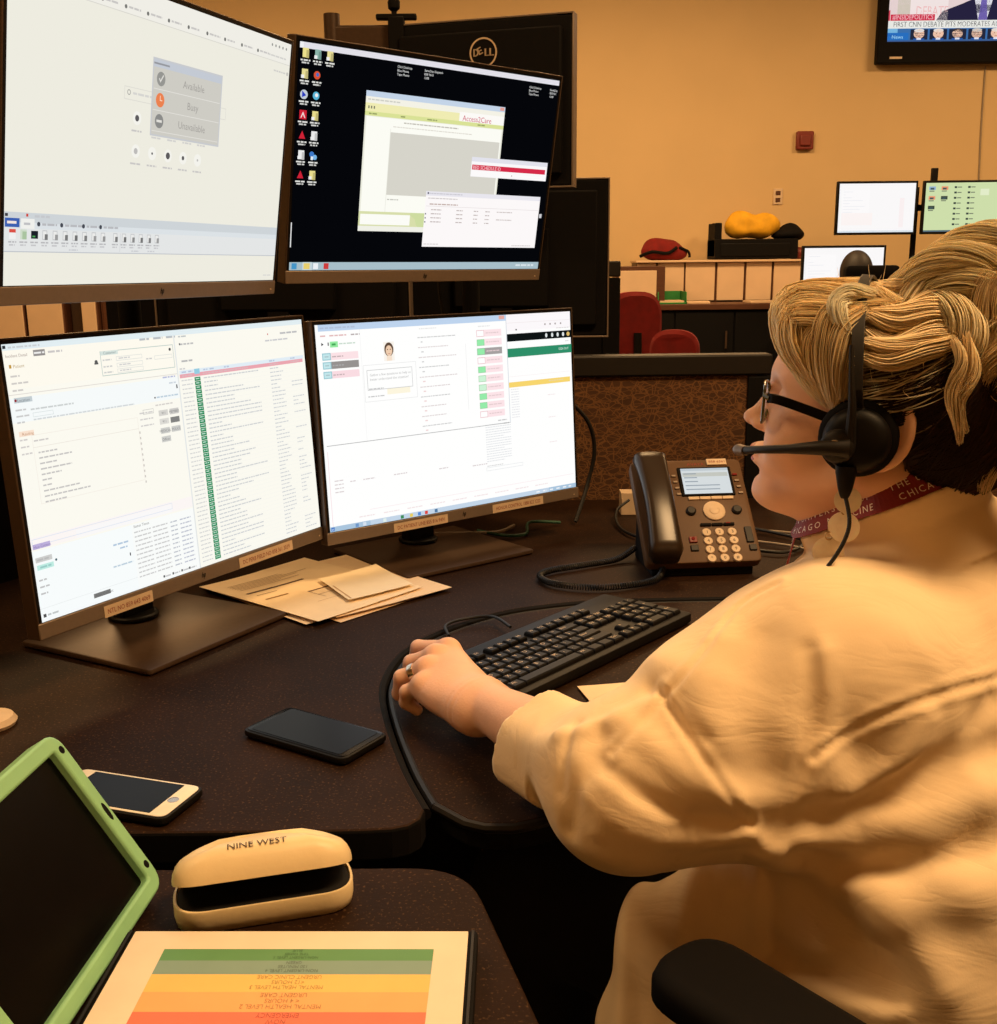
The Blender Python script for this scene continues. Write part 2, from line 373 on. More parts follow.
def sdf_mesh(f,lo,hi,h,proj=2):
    lo=np.array(lo,float);hi=np.array(hi,float)
    lev=8; H=h*lev; n=np.ceil((hi-lo)/H).astype(int)
    g=np.stack(np.meshgrid(*[np.arange(k) for k in n],indexing='ij'),-1).reshape(-1,3)
    while True:
        d=f(lo+(g+.5)*H); g=g[np.abs(d)<H*(1.3 if lev>1 else 2.2)+(.012 if lev>1 else 0)]
        if lev==1: break
        lev//=2; H/=2
        g=(g[:,None,:]*2+np.array([[i,j,k] for i in(0,1) for j in(0,1) for k in(0,1)])[None]).reshape(-1,3)
    N=(np.ceil((hi-lo)/h).astype(int)+20)
    key=lambda q:(q[...,0]*N[1]+q[...,1])*N[2]+q[...,2]
    co=np.array([[0,0,0],[1,0,0],[0,1,0],[1,1,0],[0,0,1],[1,0,1],[0,1,1],[1,1,1]])
    cc=g[:,None,:]+co[None]; ck=key(cc); uk,idx,inv=np.unique(ck.ravel(),return_index=True,return_inverse=True)
    cp=cc.reshape(-1,3)[idx]; val=f(lo+cp*h)
    V=val[inv.reshape(-1)].reshape(-1,8); s=V<0; act=s.any(1)&~s.all(1); g=g[act];V=V[act]
    E=[(0,1),(2,3),(4,5),(6,7),(0,2),(1,3),(4,6),(5,7),(0,4),(1,5),(2,6),(3,7)]
    acc=np.zeros((len(g),3));cnt=np.zeros(len(g))
    for a,b in E:
        m=(V[:,a]<0)!=(V[:,b]<0); t=np.where(m,V[:,a]/np.where(np.abs(V[:,a]-V[:,b])<1e-12,1,V[:,a]-V[:,b]),0)
        acc+=np.where(m[:,None],co[a]+(co[b]-co[a])*t[:,None],0); cnt+=m
    P=lo+(g+acc/cnt[:,None])*h
    gk=key(g); order=np.argsort(gk); sk=gk[order]
    def find(q):
        k=key(q); i=np.searchsorted(sk,k); i=np.minimum(i,len(sk)-1); return np.where(sk[i]==k,order[i],-1)
    F=[]
    for ax,(a,b) in enumerate(((0,1),(0,2),(0,4))):
        m=(V[:,a]<0)!=(V[:,b]<0); q=g[m]; neg=(V[m][:,a]<0)
        d1=np.zeros(3,int);d2=np.zeros(3,int); d1[(ax+1)%3]=1; d2[(ax+2)%3]=1
        i0=find(q);i1=find(q-d1);i2=find(q-d1-d2);i3=find(q-d2); ok=(i0>=0)&(i1>=0)&(i2>=0)&(i3>=0)
        Q=np.stack([i0,i1,i2,i3],1); Q=np.where(neg[:,None],Q,Q[:,::-1])[ok]; F.append(Q)
    F=np.concatenate(F)
    e=h*.4
    for _ in range(proj):
        d=f(P); gr=np.stack([f(P+np.eye(3)[k]*e)-f(P-np.eye(3)[k]*e) for k in range(3)],1)/(2*e)
        st=(d/np.maximum((gr**2).sum(1),.25))[:,None]*gr
        ln=np.linalg.norm(st,axis=1,keepdims=True); st*=np.minimum(1,h*.7/np.maximum(ln,1e-9)); P=P-st
    return P,F
def np_obj(name,V,F,mat,parent=None,col=None):
    me=bpy.data.meshes.new(name); V=np.asarray(V,np.float32); F=np.asarray(F,np.int32)
    me.vertices.add(len(V)); me.vertices.foreach_set('co',V.ravel()); k=F.shape[1]
    me.loops.add(F.size); me.loops.foreach_set('vertex_index',F.ravel())
    me.polygons.add(len(F)); me.polygons.foreach_set('loop_start',np.arange(0,F.size,k,dtype=np.int32)); me.polygons.foreach_set('loop_total',np.full(len(F),k,np.int32))
    me.polygons.foreach_set('use_smooth',np.ones(len(F),bool))
    for m in (mat if isinstance(mat,(list,tuple)) else [mat]): me.materials.append(M[m])
    me.update(calc_edges=True); me.validate()
    if col is not None:
        ca=me.color_attributes.new('Col','FLOAT_COLOR','POINT'); a=np.ones((len(V),4),np.float32); a[:,:3]=col; ca.data.foreach_set('color',a.ravel())
    o=bpy.data.objects.new(name,me); COL.objects.link(o)
    if parent: o.parent=parent
    return o
# ------------------------------------------------------------ monitors
PW, PH = .532, .3465
def panel_matrix(C,yaw,tilt,roll):
    yaw,tilt,roll = map(math.radians,(yaw,tilt,roll))
    a=Vector((math.cos(yaw),math.sin(yaw),0)); n=Vector((math.sin(yaw),-math.cos(yaw),0))
    u=Vector((0,0,1))*math.cos(tilt)-n*math.sin(tilt)
    a2=a*math.cos(roll)+u*math.sin(roll); v=-a*math.sin(roll)+u*math.cos(roll); n2=a2.cross(v)
    return Matrix(((a2.x,-n2.x,v.x,C[0]),(a2.y,-n2.y,v.y,C[1]),(a2.z,-n2.z,v.z,C[2]),(0,0,0,1)))
class UI:
    """draws flat coloured shapes on a screen; coordinates in mm from the panel's top-left"""
    def __init__(s, T, W=PW, H=PH): s.b=MB(); s.b.T=T; s.W=W; s.H=H; s.k=0; s.fade=0.
    def xy(s,u,v): return u/1000-s.W/2, s.H/2-v/1000
    def _d(s): s.k+=1; return .0002+.0000006*s.k
    def rect(s,u0,v0,u1,v1,c):
        s.b.col=lin(c); x0,y0=s.xy(u0,v1); x1,y1=s.xy(u1,v0); s.b.rect(x0,y0,x1,y1,s._d())
    def frame(s,u0,v0,u1,v1,c,t=.8):
        s.rect(u0,v0,u1,v0+t,c); s.rect(u0,v1-t,u1,v1,c); s.rect(u0,v0,u0+t,v1,c); s.rect(u1-t,v0,u1,v1,c)
    def poly(s,pts,c):
        s.b.col=lin(c); d=s._d(); s.b.add([(s.xy(*p)[0],-d,s.xy(*p)[1]) for p in pts],[tuple(range(len(pts)))[::-1]])
    def disc(s,u,v,r,c,ry=None,n=18):
        ry=ry or r; s.poly([(u+r*math.cos(2*PI*i/n), v+ry*math.sin(2*PI*i/n)) for i in range(n)],c)
    def text(s,t,u,v,h,c,w=None,center=False):
        c=tuple(q+(248-q)*s.fade*.6 for q in c)
        s.b.col=lin(c); x,y=s.xy(u,v); s.b.text(t,x,y,h/1000*1.35,w=(w/1000 if w else None),d=s._d(),center=center)
    def greek(s,u,v,w,h,c,rnd=True):
        x=u; e=u+w; c=tuple(q+(248-q)*s.fade for q in c)
        while x<e:
            l=min(random.uniform(2.5,8)*max(h,1)/1.6,e-x); s.rect(x,v,x+l,v+h,c); x+=l+h*.7
def hp_logo(b,x,z,s,d):
    # the italic maker's mark: two slanted strokes joined like h and p
    def stroke(pts,w):
        for p,q in zip(pts[:-1],pts[1:]):
            p=Vector(p);q=Vector(q);t=(q-p).normalized();n=Vector((-t.y,t.x))*w
            b.add([(x+s*a.x,-d,z+s*a.y) for a in (p-n,q-n,q+n,p+n)],[(0,1,2,3)])
    stroke([(-.55,-.45),(-.2,.85)],.09); stroke([(-.42,.15),(-.12,.4),(.02,.2),(-.12,-.45)],.09)
    stroke([(.0,-.95),(.38,.42),(.66,.38),(.62,0),(.42,-.36),(.22,-.38)],.09)
def make_monitor(key,label,pose,stand,draw,black=False,labels=(),group='flat widescreen monitors of the workstation'):
    P=panel_matrix(*pose); C=Vector(pose[0]); yaw=math.radians(pose[1]); n=Vector((math.sin(yaw),-math.cos(yaw),0))
    base=Vector((C.x,C.y,DZ if stand else C.z-.17)) - n*(.075 if stand else .0)
    t=thing('computer_monitor',label,'monitor',base,yaw,group)
    T=frame_inv(base,yaw) @ P
    def nb(): b=MB(); b.T=T; return b
    # housing: thin slab with thicker rear bulge
    b=nb(); b.box((0,.012,0),(PW,.016,PH)); b.box((0,.03,-.01),(PW*.62,.024,PH*.62)); b.build('housing','darkgrey',t,bevel=.004)
    b=nb(); b.box((-PW/2+.001,.010,0),(.003,.021,PH)); b.box((PW/2-.001,.010,0),(.003,.021,PH)); b.box((0,.010,PH/2-.001),(PW,.021,.003)); b.build('metal_rim','bronze',t,bevel=.0008)
    b=nb(); b.box((0,.0025,.010),(PW-.004,.006,PH-.022)); b.build('bezel','black',t)
    b=nb(); b.box((0,.003,-PH/2+.0098),(PW,.0095,.0195)); b.build('chin','pewter',t,bevel=.0012)
    b=nb(); hp_logo(b,0,-PH/2+.0095,.0055,.0022); b.build('logo','black',t)
    b=nb(); b.lathe([(.0012,0),(.0012,.0006)],(PW/2-.012,-.0018,-PH/2+.0075),10,axis=Matrix.Rotation(PI/2,3,'X')); b.build('power_light','cream',t)
    ui=UI(T @ Matrix.Translation((0,-.0006,0))); draw(ui); ui.b.build('screen','screen',t)
    for (u0,u1,v,txt) in labels:
        g=nb(); x0=u0/1000-PW/2;x1=u1/1000-PW/2; z=PH/2-v/1000; g.T=T @ Matrix.Translation((0,-.0022,0))
        g.m=0; g.box(((x0+x1)/2,0,z),(x1-x0,.0006,.0145)); g.m=1
        g.text(txt,(x0+x1)/2,z-.0032,.0088,w=(x1-x0)*.88,d=.0005,center=True)
        o=g.build('paper_label',['cream','maroon'],t); o['label']='cream paper strip with typed phone number'
    if stand:
        g=MB(); g.prism([(x-.012,y-.008) for x,y in rrect(.268,.240,.006)],.001,.0095,.0025); g.build('stand_base','bronze',t,smooth=True,angle=30)
        g=MB(); g.lathe([(.034,0),(.036,.004),(.034,.008)],(0,.055,.0095)); g.box((0,.055,.115),(.056,.024,.215)); g.build('stand_neck','black',t,bevel=.004)
        g=MB(); g.box((0,.03,.2),(.09,.05,.09)); g.build('tilt_mount','black',t,bevel=.004)
    else:
        g=nb(); g.box((0,.048,0),(.11,.012,.11)); g.build('mount_plate','black',t,bevel=.003)
    return t
WHITE=(250,250,244)
def ui_UL(u):
    u.fade=.35
    u.rect(6,6,526,326,(238,236,224))
    u.rect(6,6,526,33,(240,238,230)); u.rect(6,33,526,33.8,(214,212,204))
    for i in range(9): 
        x=140+i*38; u.disc(x,27,2.2,(120,120,116)); u.greek(x+5,25.5,random.uniform(16,26),2.2,(176,172,168))
    for i in range(5): u.disc(478+i*9,14,1.8,(150,150,146))
    u.greek(470,26,45,2,(190,188,182)); u.greek(486,44,30,2,(186,184,178)); u.disc(521,45,2.5,(196,194,188))
    u.frame(181,108,380,122,(220,218,210)); u.disc(189,114,3,(160,160,155)); u.disc(189,114,2,(238,236,224)); u.greek(196,113,36,2.4,(196,194,188))
    for r,y in enumerate((140,176)):
        for i in range(5):
            if r==0 and i>0: u.greek(226+30*i-24,157,18,2,(190,188,184)); continue
            x=205+30*i; u.disc(x,y,7.5,(244,243,236)); u.disc(x,y,[3.4,1.5,4,2.6,1.6][i] if r else 3.6,(92,90,92) if not(r and i in(0,4)) else (190,188,186)); u.greek(x-9,y+13,18,2,(176,172,170))
    u.rect(229,70,368,156,(200,202,206)); u.rect(231,72,366,154,(206,204,196)); u.rect(231,72,366,80,(196,202,212)); u.rect(231,75,260,77,(150,152,158))
    for i,(tx,c) in enumerate((('Available',(150,150,146)),('Busy',(236,130,80)),('Unavailable',(140,140,138)))):
        y=92+23.3*i; u.rect(232,y+11.2,365,y+12,(228,226,220)); u.disc(245,y,8,c); u.text(tx,309,y+4,9,(140,136,130),center=True)
        if i==0: u.poly([(241,y),(244,y+4),(250,y-4),(248.6,y-5),(244,y+1.4),(242.2,y-1)],(226,224,218))
        if i==1: u.rect(244.4,y-5,245.6,y+.6,(250,214,190)); u.rect(244.4,y-.4,249,y+.8,(250,214,190))
        if i==2: u.rect(240,y-1.4,250,y+1.4,(226,224,218))
    # ribbon toolbar
    u.rect(6,252,526,262,(206,212,216)); u.rect(6,262,526,268,(220,226,230)); u.rect(6,268,526,291,(228,230,230)); u.rect(6,291,526,292,(190,194,200))
    u.rect(7,253.5,11,256.5,(60,60,70)); u.rect(36,253,39,256,(210,70,60)); u.greek(48,254,22,2.4,(170,174,180))
    u.rect(7,258,27,267,(60,96,178)); u.greek(10,261,13,2.6,(240,220,210)); u.rect(29,258,48,268,(240,240,236)); u.greek(33,262,9,2.4,(160,160,166))
    for x,w in ((54,22),(88,30),(122,20),(150,26)): u.disc(x,263,2.4,(70,74,84)); u.greek(x+5,262,w,2.3,(150,152,158))
    for i in range(16):
        x=13+i*15.2+(6 if i>9 else 0)
        if i==0: u.rect(x,269,x+9,279,(240,240,240)); u.rect(x,269,x+9,272.5,(220,80,70))
        elif i==1: u.rect(x,269,x+9,279,(206,220,200)); u.rect(x+3,271,x+9,279,(170,196,160))
        elif i==2: u.rect(x,270,x+10,278,(26,30,40)); u.rect(x+2,275,x+6,276.5,(80,170,90))
        else:
            u.rect(x+1,269,x+8,279,(196,198,200)); u.rect(x+2,270,x+7,278,(236,236,234)); u.rect(x+4.5,273,x+9,279,(110+random.randint(0,50),)*3)
        u.greek(x-1,281,11,1.6,(150,150,154)); u.greek(x,284,8,1.6,(170,170,174))
    for x in (100,205,235): u.greek(x,288,14,1.6,(180,182,188))
    u.rect(184,269,184.6,290,(200,202,206))
    u.greek(498,318,20,2,(206,204,196))
def ui_UR(u):
    u.rect(6,6,526,326,(5,6,10)); u.rect(8,8,525,16,(226,224,232)); u.rect(8,8,14,16,(240,240,244))
    for r in range(7):
        for c in range(3 if r==0 else 2):
            x=18+c*20.5; y=22+r*27.6
            col=[[(236,224,140),(140,180,170),(232,220,150)],[(232,220,150),(214,80,50)],[(200,206,214),(90,180,214)],[(206,34,54),(232,220,140)],[(206,34,54),(236,236,236)],[(236,236,236),(60,120,200)],[(206,34,54),(232,220,140)]][r][c]
            if col==(206,34,54) and r!=3: u.poly([(x-5.5,y+5),(x,y-6),(x+5.5,y+5)],col)
            elif (r,c) in ((1,1),(2,1)): u.disc(x,y,5.6,col); u.disc(x+.8,y-.8,2.6,(70,110,190) if r==1 else (240,240,240))
            elif r==3 and c==0: u.rect(x-6,y-6.5,x+6,y+6,col); u.poly([(x-4,y+4),(x,y-4.5),(x+4,y+4),(x+2.6,y+4),(x,y-1),(x-2.6,y+4)],(245,230,230))
            elif (r,c)==(2,0): u.disc(x,y,6.4,(196,204,214)); u.poly([(x-3,y-5),(x+4,y+1),(x-3,y+4)],(40,60,190))
            elif (r,c)==(5,1): u.disc(x-2.5,y-2,4,col); u.disc(x+3,y+2,3.6,(120,180,230)); u.rect(x-4,y+1,x,y+6,(230,240,250))
            else:
                u.rect(x-5,y-6.5,x+5,y+6,col); u.rect(x+1,y-4,x+5.5,y+6.5,tuple(int(q*.82) for q in col))
                if (r,c)!=(0,0): u.rect(x-6,y+1.5,x-1,y+6,(240,240,240))
            u.greek(x-8,y+8.5,16,2.1,(226,226,222)); u.greek(x-6,y+12,12,2.0,(210,210,206))
    for x,y,l in ((180,20,3),(232,20,3),(456,22,3),(505,22,3)):
        for k,tx in enumerate((('Click Desktop','Blue Phone','Tape Phone') if x in (180,456) else ('SameDay Dispatch','858 9610','1208'))[:l]): u.text(tx if x<500 else tx[:7],x,y+4+k*5.4,3.6,(226,226,226))
    # main application window
    u.rect(126,61,407,266,(236,236,222)); u.rect(126,61,407,69,(196,212,232)); u.rect(126,69,407,78,(244,242,230)); u.greek(130,72,60,2,(206,206,196))
    u.rect(126,78,310,90,(240,236,178)); u.rect(126,90,407,96,(218,226,150)); u.rect(310,76,407,90,(252,250,246)); u.text('Access2Care',317,89,9,(206,60,96),w=62)
    for x in (131,136,141): u.rect(x,82,x+2.4,86,(120,120,100))
    for x,w in ((133,16),(193,10),(245,20),(350,16)): u.greek(x,92,w,2,(150,160,100))
    u.rect(396,62,405,67,(226,160,150))
    u.rect(129,97,404,236,(252,252,244)); u.greek(200,101,110,1.8,(190,186,176)); u.greek(180,108,160,1.4,(220,216,206))
    u.rect(176,117,402,210,(214,212,202)); u.greek(178,216,22,1.8,(196,196,188)); u.rect(175,112,176,236,(232,232,222))
    u.rect(126,236,260,262,(216,222,170)); u.rect(129,240,226,256,(252,252,246)); u.poly([(226,240),(236,246),(240,256),(250,262),(262,262),(262,236),(226,236)],(206,220,160)); u.rect(126,258,407,266,(240,240,230))
    # red banner window
    u.rect(345,143,520,174,(250,248,250)); u.rect(345,143,520,150,(226,226,236)); u.rect(347,155,516,163,(214,42,72)); u.text('RED SCHEDULE ID',349,162,6,(252,210,216),w=62); u.rect(347,164,518,173,(252,250,250)); u.rect(437,168,438.5,170,(150,120,120))
    # table window
    u.rect(255,201,512,289,(252,248,248)); u.rect(255,201,512,208,(232,230,238)); u.greek(262,203.5,70,1.6,(200,198,206)); u.rect(258,202.5,261,205.5,(90,90,110)); u.greek(260,211,62,1.6,(206,200,200)); u.greek(264,220,60,2,(196,176,170)); u.rect(257,224,510,224.6,(220,212,212))
    for r in range(4):
        y=229+r*6.4
        if r: u.rect(256,y,258.4,y+2.4,(110,110,120))
        for x,w in ((268,22),(322,14),(360,10),(386,10)): u.greek(x,y,w,1.6,(190,178,176))
        if r in(0,2): u.greek(412,y,36,1.6,(200,190,188))
    u.greek(258,284,32,1.4,(206,200,200)); u.greek(455,285,46,1.4,(206,200,200))
    u.rect(5.8,256,7.4,292,(236,236,236)); u.rect(514,230,520,237,(206,206,210))
    u.rect(6,314,526,326,(168,190,200)); 
    for i,c in enumerate(((70,150,200),(226,206,120),(236,240,244),(206,60,60))): u.rect(10+i*19,315.5,19+i*19,324.5,c)
    u.rect(29,313.9,46,326,(200,216,222)); u.rect(31,315.5,42,324.5,(232,206,110)); u.greek(470,318,44,3,(216,226,232))
def ui_LL(u):
    u.fade=.55
    u.rect(6,6,526,326,(252,250,240)); u.rect(6,6,526,13,(226,238,242)); u.rect(7,7.5,11,11,(40,44,50)); u.greek(14,9,42,2,(150,160,170))
    u.rect(6,13,262,56,(254,250,238)); u.text('Incident Detail',9,21,3.6,(120,90,80)); u.rect(46,15,62,22,(150,146,144)); u.greek(47,17.5,14,2,(230,228,226)); u.greek(66,17.5,20,2.4,(150,140,138))
    u.rect(12,29,15,33,(196,150,60)); u.text('Patient',17,33,4,(160,120,50)); 
    for y,w in ((41,12),(49,22),(57,14)): u.greek(12,y,w,2,(160,150,140))
    u.disc(133,36,2.4,(90,90,90)); u.rect(130,37,136,39,(90,90,90))
    for x in (205,228,250): u.greek(x,13,16,2.6,(110,120,130))
    u.frame(140,24,260,54,(186,204,198),.9); u.rect(141,24,168,29,(216,228,222)); u.text('Customer',145,28,3.6,(80,100,100))
    for y in (34,42,49): u.greek(143,y,14,1.8,(160,160,156)); u.frame(164,y-2,206,y+3.2,(216,220,216),.6); u.greek(168,y-.4,18,1.6,(160,160,160))
    u.greek(212,38,10,1.8,(160,160,156)); u.frame(226,36,257,41,(216,220,216),.6); u.disc(254,30,2,(90,90,90))
    u.rect(6,62,262,62.8,(220,214,208)); u.greek(236,64,22,2,(110,120,190))
    u.rect(6,66,262,94,(246,250,250)); u.rect(12,66,36,72,(196,206,210)); u.text('Location',16,71,3.6,(60,70,80)); u.disc(14,69,1.6,(150,30,40))
    u.greek(32,80,60,1.9,(150,160,160)); u.greek(12,79,14,1.9,(150,150,150)); u.greek(12,86,18,1.9,(150,150,150)); u.frame(34,85,62,90,(206,216,216),.5); u.greek(34,92,150,1.7,(166,176,180)); u.greek(12,93,10,1.9,(150,150,150))
    u.greek(222,88,38,2,(120,160,190)); u.disc(219,89,1.2,(60,60,60)); u.rect(258,76,260,81,(50,50,54)); u.greek(246,72,12,2,(150,170,190))
    u.rect(12,104,32,110,(250,226,206)); u.text('Reading',16,109,3.6,(170,100,50))
    for y,w in ((113,10),(121,12),(129,14)): u.greek(12,y,w,1.8,(166,156,150))
    u.frame(28,110,186,190,(240,232,222),.5); u.greek(30,116,20,1.8,(160,150,144)); u.rect(28,124,186,124.5,(230,222,212))
    for i,w in enumerate((26,46,24,44,28,14,12,52,66,30)): u.greek(34,130+i*6.4,w,1.8,(140,134,130)); u.rect(186,128+i*7,188,131+i*7,(206,200,194))
    for y in (105,113,121): u.greek(190,y,22,1.8,(166,160,156))
    u.frame(196,102,214,108,(190,190,186),.6)
    for i,(x,y,c) in enumerate(((222,106,(216,214,208)),(241,106,(206,204,200)),(222,117,(222,220,214)),(241,117,(130,130,128)),(222,129,(206,206,202)),(241,129,(206,206,202)),(222,140,(206,206,202)))):
        u.rect(x,y,x+16,y+7.4,c); u.text(('911','MEMBER','911','N/A','MEDICAL','POLICE','Officer')[i],x+8,y+5.6,3.6,(70,70,70),center=True)
    u.greek(218,98,30,1.8,(170,160,150))
    u.rect(6,226,262,240,(252,246,244)); u.rect(70,230,225,240,(250,248,248)); u.frame(8,228,226,236,(214,224,240),.6)
    u.rect(8,234,32,240,(190,176,220)); u.text('Main Contact',9,239,3.2,(90,60,140))
    u.rect(6,242,154,326,(248,252,252)); u.rect(9,250,32,256,(206,206,204)); u.greek(11,252,18,2.2,(110,110,110)); u.rect(10,259,33,265,(190,236,226)); u.greek(14,261,16,2.2,(40,150,140)); u.disc(37,258,1.5,(60,90,100))
    for y,w in ((276,12),(284,14),(292,10)): u.greek(10,y,w,2,(130,130,130))
    u.greek(122,260,24,2.2,(90,140,190)); u.greek(132,266,12,2,(90,140,190)); u.rect(146,276,147.6,280,(40,40,50)); u.greek(118,287,32,2,(120,160,190)); u.rect(6,310,154,310.4,(226,230,230))
    u.rect(83,313,109,318.5,(120,120,118)); u.text('New Contact',86,317.6,3.6,(30,30,30)); u.rect(9,317,13,321,(80,80,80)); u.greek(15,318,16,2.2,(130,140,140))
    u.rect(154,242,262,326,(250,252,250)); u.text('Status Times',157,247,3.8,(70,70,70))
    for i in range(11):
        y=252+i*5.8; u.greek(157,y,28,1.7,(150,150,150)); u.greek(188,y,26,1.7,(150,150,150)); u.greek(219,y,12,1.7,(120,130,150)); u.greek(236,y,20,1.7,(120,130,160))
    for x in (200,216,232,246): u.rect(x-4,319,x-1,322,(90,90,90)); u.greek(x,320,10,2,(140,140,140))
    u.rect(262,13,264,326,(226,230,230))
    u.greek(271,14,14,2,(130,140,140)); u.greek(271,24,26,2.2,(120,120,120)); u.rect(271,23.5,273,26,(90,90,90)); u.greek(474,22,40,2.6,(120,120,124)); u.greek(440,31,50,2.2,(150,150,156)); u.rect(446,22,448,24,(200,60,60))
    u.greek(272,46,20,2.4,(110,110,110)); u.greek(267,56,10,2,(160,160,160)); u.rect(266,59,522,64,(226,238,246))
    for x,w in ((270,8),(282,8),(310,8),(322,8),(350,10),(444,12),(492,10)): u.greek(x,60.5,w,2,(110,140,190))
    u.rect(266,64,520,69,(236,166,176)); 
    for x,w in ((270,18),(308,90),(444,20),(492,20)): u.greek(x,65.6,w,1.8,(190,110,120))
    u.rect(293,59,303,66,(150,206,226))
    for i in range(44):
        y=70+i*5.72
        u.rect(292,y,303,y+5.1,(38,140,90)); u.greek(294,y+1.5,7,1.5,(120,196,156)); u.rect(266,y+5.3,520,y+5.5,(238,240,238))
        u.greek(268,y+1.6,20,1.6,(170,172,170)); u.greek(309,y+1.6,random.choice((26,44,56,76,88,110)),1.7,(156,162,166))
        u.greek(444,y+1.6,random.choice((14,20,24,30)),1.6,(160,166,172))
        if random.random()<.6: u.greek(490,y+1.6,random.choice((12,18,26)),1.6,(160,166,172))
def ui_LR(u):
    u.fade=.5
    u.rect(6,6,526,326,(255,255,254))
    u.rect(378,6,526,34,(252,248,250)); u.rect(378,20,526,20.6,(236,226,226)); 
    for x in (466,478,490,503): u.disc(x,26,1.8,(170,160,160))
    u.greek(492,33,30,1.6,(200,190,190)); u.rect(398,31,401,33.6,(90,90,90))
    u.rect(378,39,527,52,(14,20,20))
    for i,x in enumerate((468,482,495,508,520)): u.disc(x,45.5,2.6 if i<4 else 3.8,(226,232,232) if i<4 else (226,190,110),ry=3.8)
    u.rect(378,64,527,79,(46,142,104)); u.text('SIGN OUT',496,73,4.4,(220,244,232),w=24); u.greek(512,57,10,1.6,(190,190,190))
    u.rect(378,122,521,131,(248,214,110)); u.greek(470,125,36,1.8,(220,180,90)); u.rect(378,112,521,112.6,(246,236,236))
    for i in range(24): u.greek(322,190+i*4.2-60+60,56 if i%5 else 40,1.3,(196,200,206)) if i<16 else None
    for i in range(12): u.greek(382,134+i*4.4,18,1.3,(206,206,214))
    for y in (150,190,235): u.greek(466,y,18,1.4,(236,210,210))
    u.frame(320,264,402,270,(216,220,222),.6); u.greek(322,261,36,1.4,(170,170,170))
    u.rect(11,6,378,16,(190,212,238)); u.greek(14,10,62,2.6,(110,140,190)); u.rect(362,7,374,13,(230,170,160))
    u.greek(14,22,10,2.2,(206,120,120)); u.greek(30,22,30,2.2,(206,120,120)); u.greek(68,22,16,2.2,(120,100,100))
    u.poly([(15,33),(19,35.5),(15,38)],(40,40,40)); u.rect(26,33,28,38,(90,90,90)); u.rect(30,32,44,41,(150,236,160)); u.rect(33,35,40,38,(70,170,90)); u.greek(46,35,30,2,(150,190,160))
    for i,(y,c) in enumerate(((49,(252,226,230)),(62.5,(150,146,144)),(77,(250,220,226)))):
        u.rect(15,y,79,y+11,c); u.rect(15,y,30,y+11,(150,200,210)); u.rect(16.5,y+1.5,28.5,y+9.5,(196,232,236)); u.greek(19,y+4.5,7,2,(100,150,160)); u.greek(32,y+5,20,2,(150,110,116) if i!=1 else (90,90,90))
    # portrait thumbnail
    u.rect(126,38,146,68,(250,244,236)); u.disc(136,50,8.6,(96,74,60),ry=11); u.disc(136,52,6.2,(240,206,176),ry=8.4); u.rect(131,60,141,68,(246,226,206)); u.disc(133.4,50,1,(90,70,60)); u.disc(138.6,50,1,(90,70,60)); u.rect(134,56.4,138,57.2,(190,110,100))
    u.frame(86,72,186,130,(226,226,226),.7); u.frame(92,80,178,112,(196,196,196),.9); u.text('Gather a few questions to help us',97,90,4.2,(150,150,150)); u.text('better understand the situation?',97,97,4.2,(150,150,150)); u.greek(94,109,28,1.8,(150,150,150)); u.greek(92,121,30,1.8,(150,150,150)); u.rect(128,112,172,121,(253,246,222))
    u.rect(84,16,84.5,191,(236,236,236))
    for i in range(10):
        y=34+i*16; u.greek(192,y,random.choice((60,76,84,50)),1.6,(196,176,176) if i%3 else (160,160,160)); u.greek(198,y+7,5,2,(170,170,170) if i<4 else (230,170,170))
    u.rect(288,50,288.6,160,(226,226,226)); u.greek(316,22,26,1.6,(206,206,206)); u.greek(196,20,34,1.6,(206,206,206))
    for i in range(10):
        y=29+i*15.2; u.rect(312,y,366,y+11.4,(253,228,232) if i!=2 else (166,160,160)); c=(255,255,255) if i in (0,3,9) else ((150,236,170) if i in(1,2,4,7,8) else (206,244,214)); u.rect(313,y+1,328,y+10.4,c); u.frame(312.4,y+.5,328.4,y+11,(226,170,176) if i in (0,3,9) else (130,206,150),.7); u.greek(332,y+4.6,28,1.8,(206,160,166))
    u.greek(350,184,20,2,(150,150,150)); u.greek(362,190,12,2,(120,120,120)); u.rect(11,190.5,378,191.6,(176,176,176)); u.rect(376.6,14,378,191,(210,216,224))
    for x,y,w in ((20,246,16),(20,252,16),(20,258,16),(20,264,16),(48,250,10),(72,250,22),(130,250,26),(220,252,20),(290,256,32)): u.greek(x,y,w,1.8,(190,170,172))
    u.rect(11,200,12,318,(246,220,224)); u.rect(80,300,521,301,(250,236,238)); 
    for i in range(9): u.greek(60+i*46,309,30,1.8,(236,206,208))
    u.rect(6,318,526,326,(170,198,222)); u.rect(80,318,460,326,(196,214,232)); u.rect(8,319,14,325,(60,120,200)); u.text('H',9,324.4,4,(230,240,255))
    for x,c in ((52,(110,150,200)),(66,(214,226,240)),(104,(226,240,236)),(138,(60,140,90)),(156,(236,206,90)),(172,(90,140,210)),(186,(222,70,60)),(206,(80,120,160))): u.rect(x,319.4,x+6,325,c)
    for x in (430,446,462,478,494,508): u.greek(x,321,8,2.4,(236,242,250))
POSE=dict(UL=((-.392,1.377,.133+1.23),70.022,-8.702,-.277),UR=((-.1,1.837,.143+1.23),42.162,-9.78,-.319),
          LL=((-.413,1.444,-.247+1.23),60.994,3.059,.306),LR=((-.066,1.833,-.253+1.23),38.523,2.939,.358))
make_monitor('UL','upper left widescreen monitor showing a pale grey page with a toolbar near the bottom',POSE['UL'],False,ui_UL)
make_monitor('UR','upper right monitor with a black desktop, icons and overlapping windows',POSE['UR'],False,ui_UR)
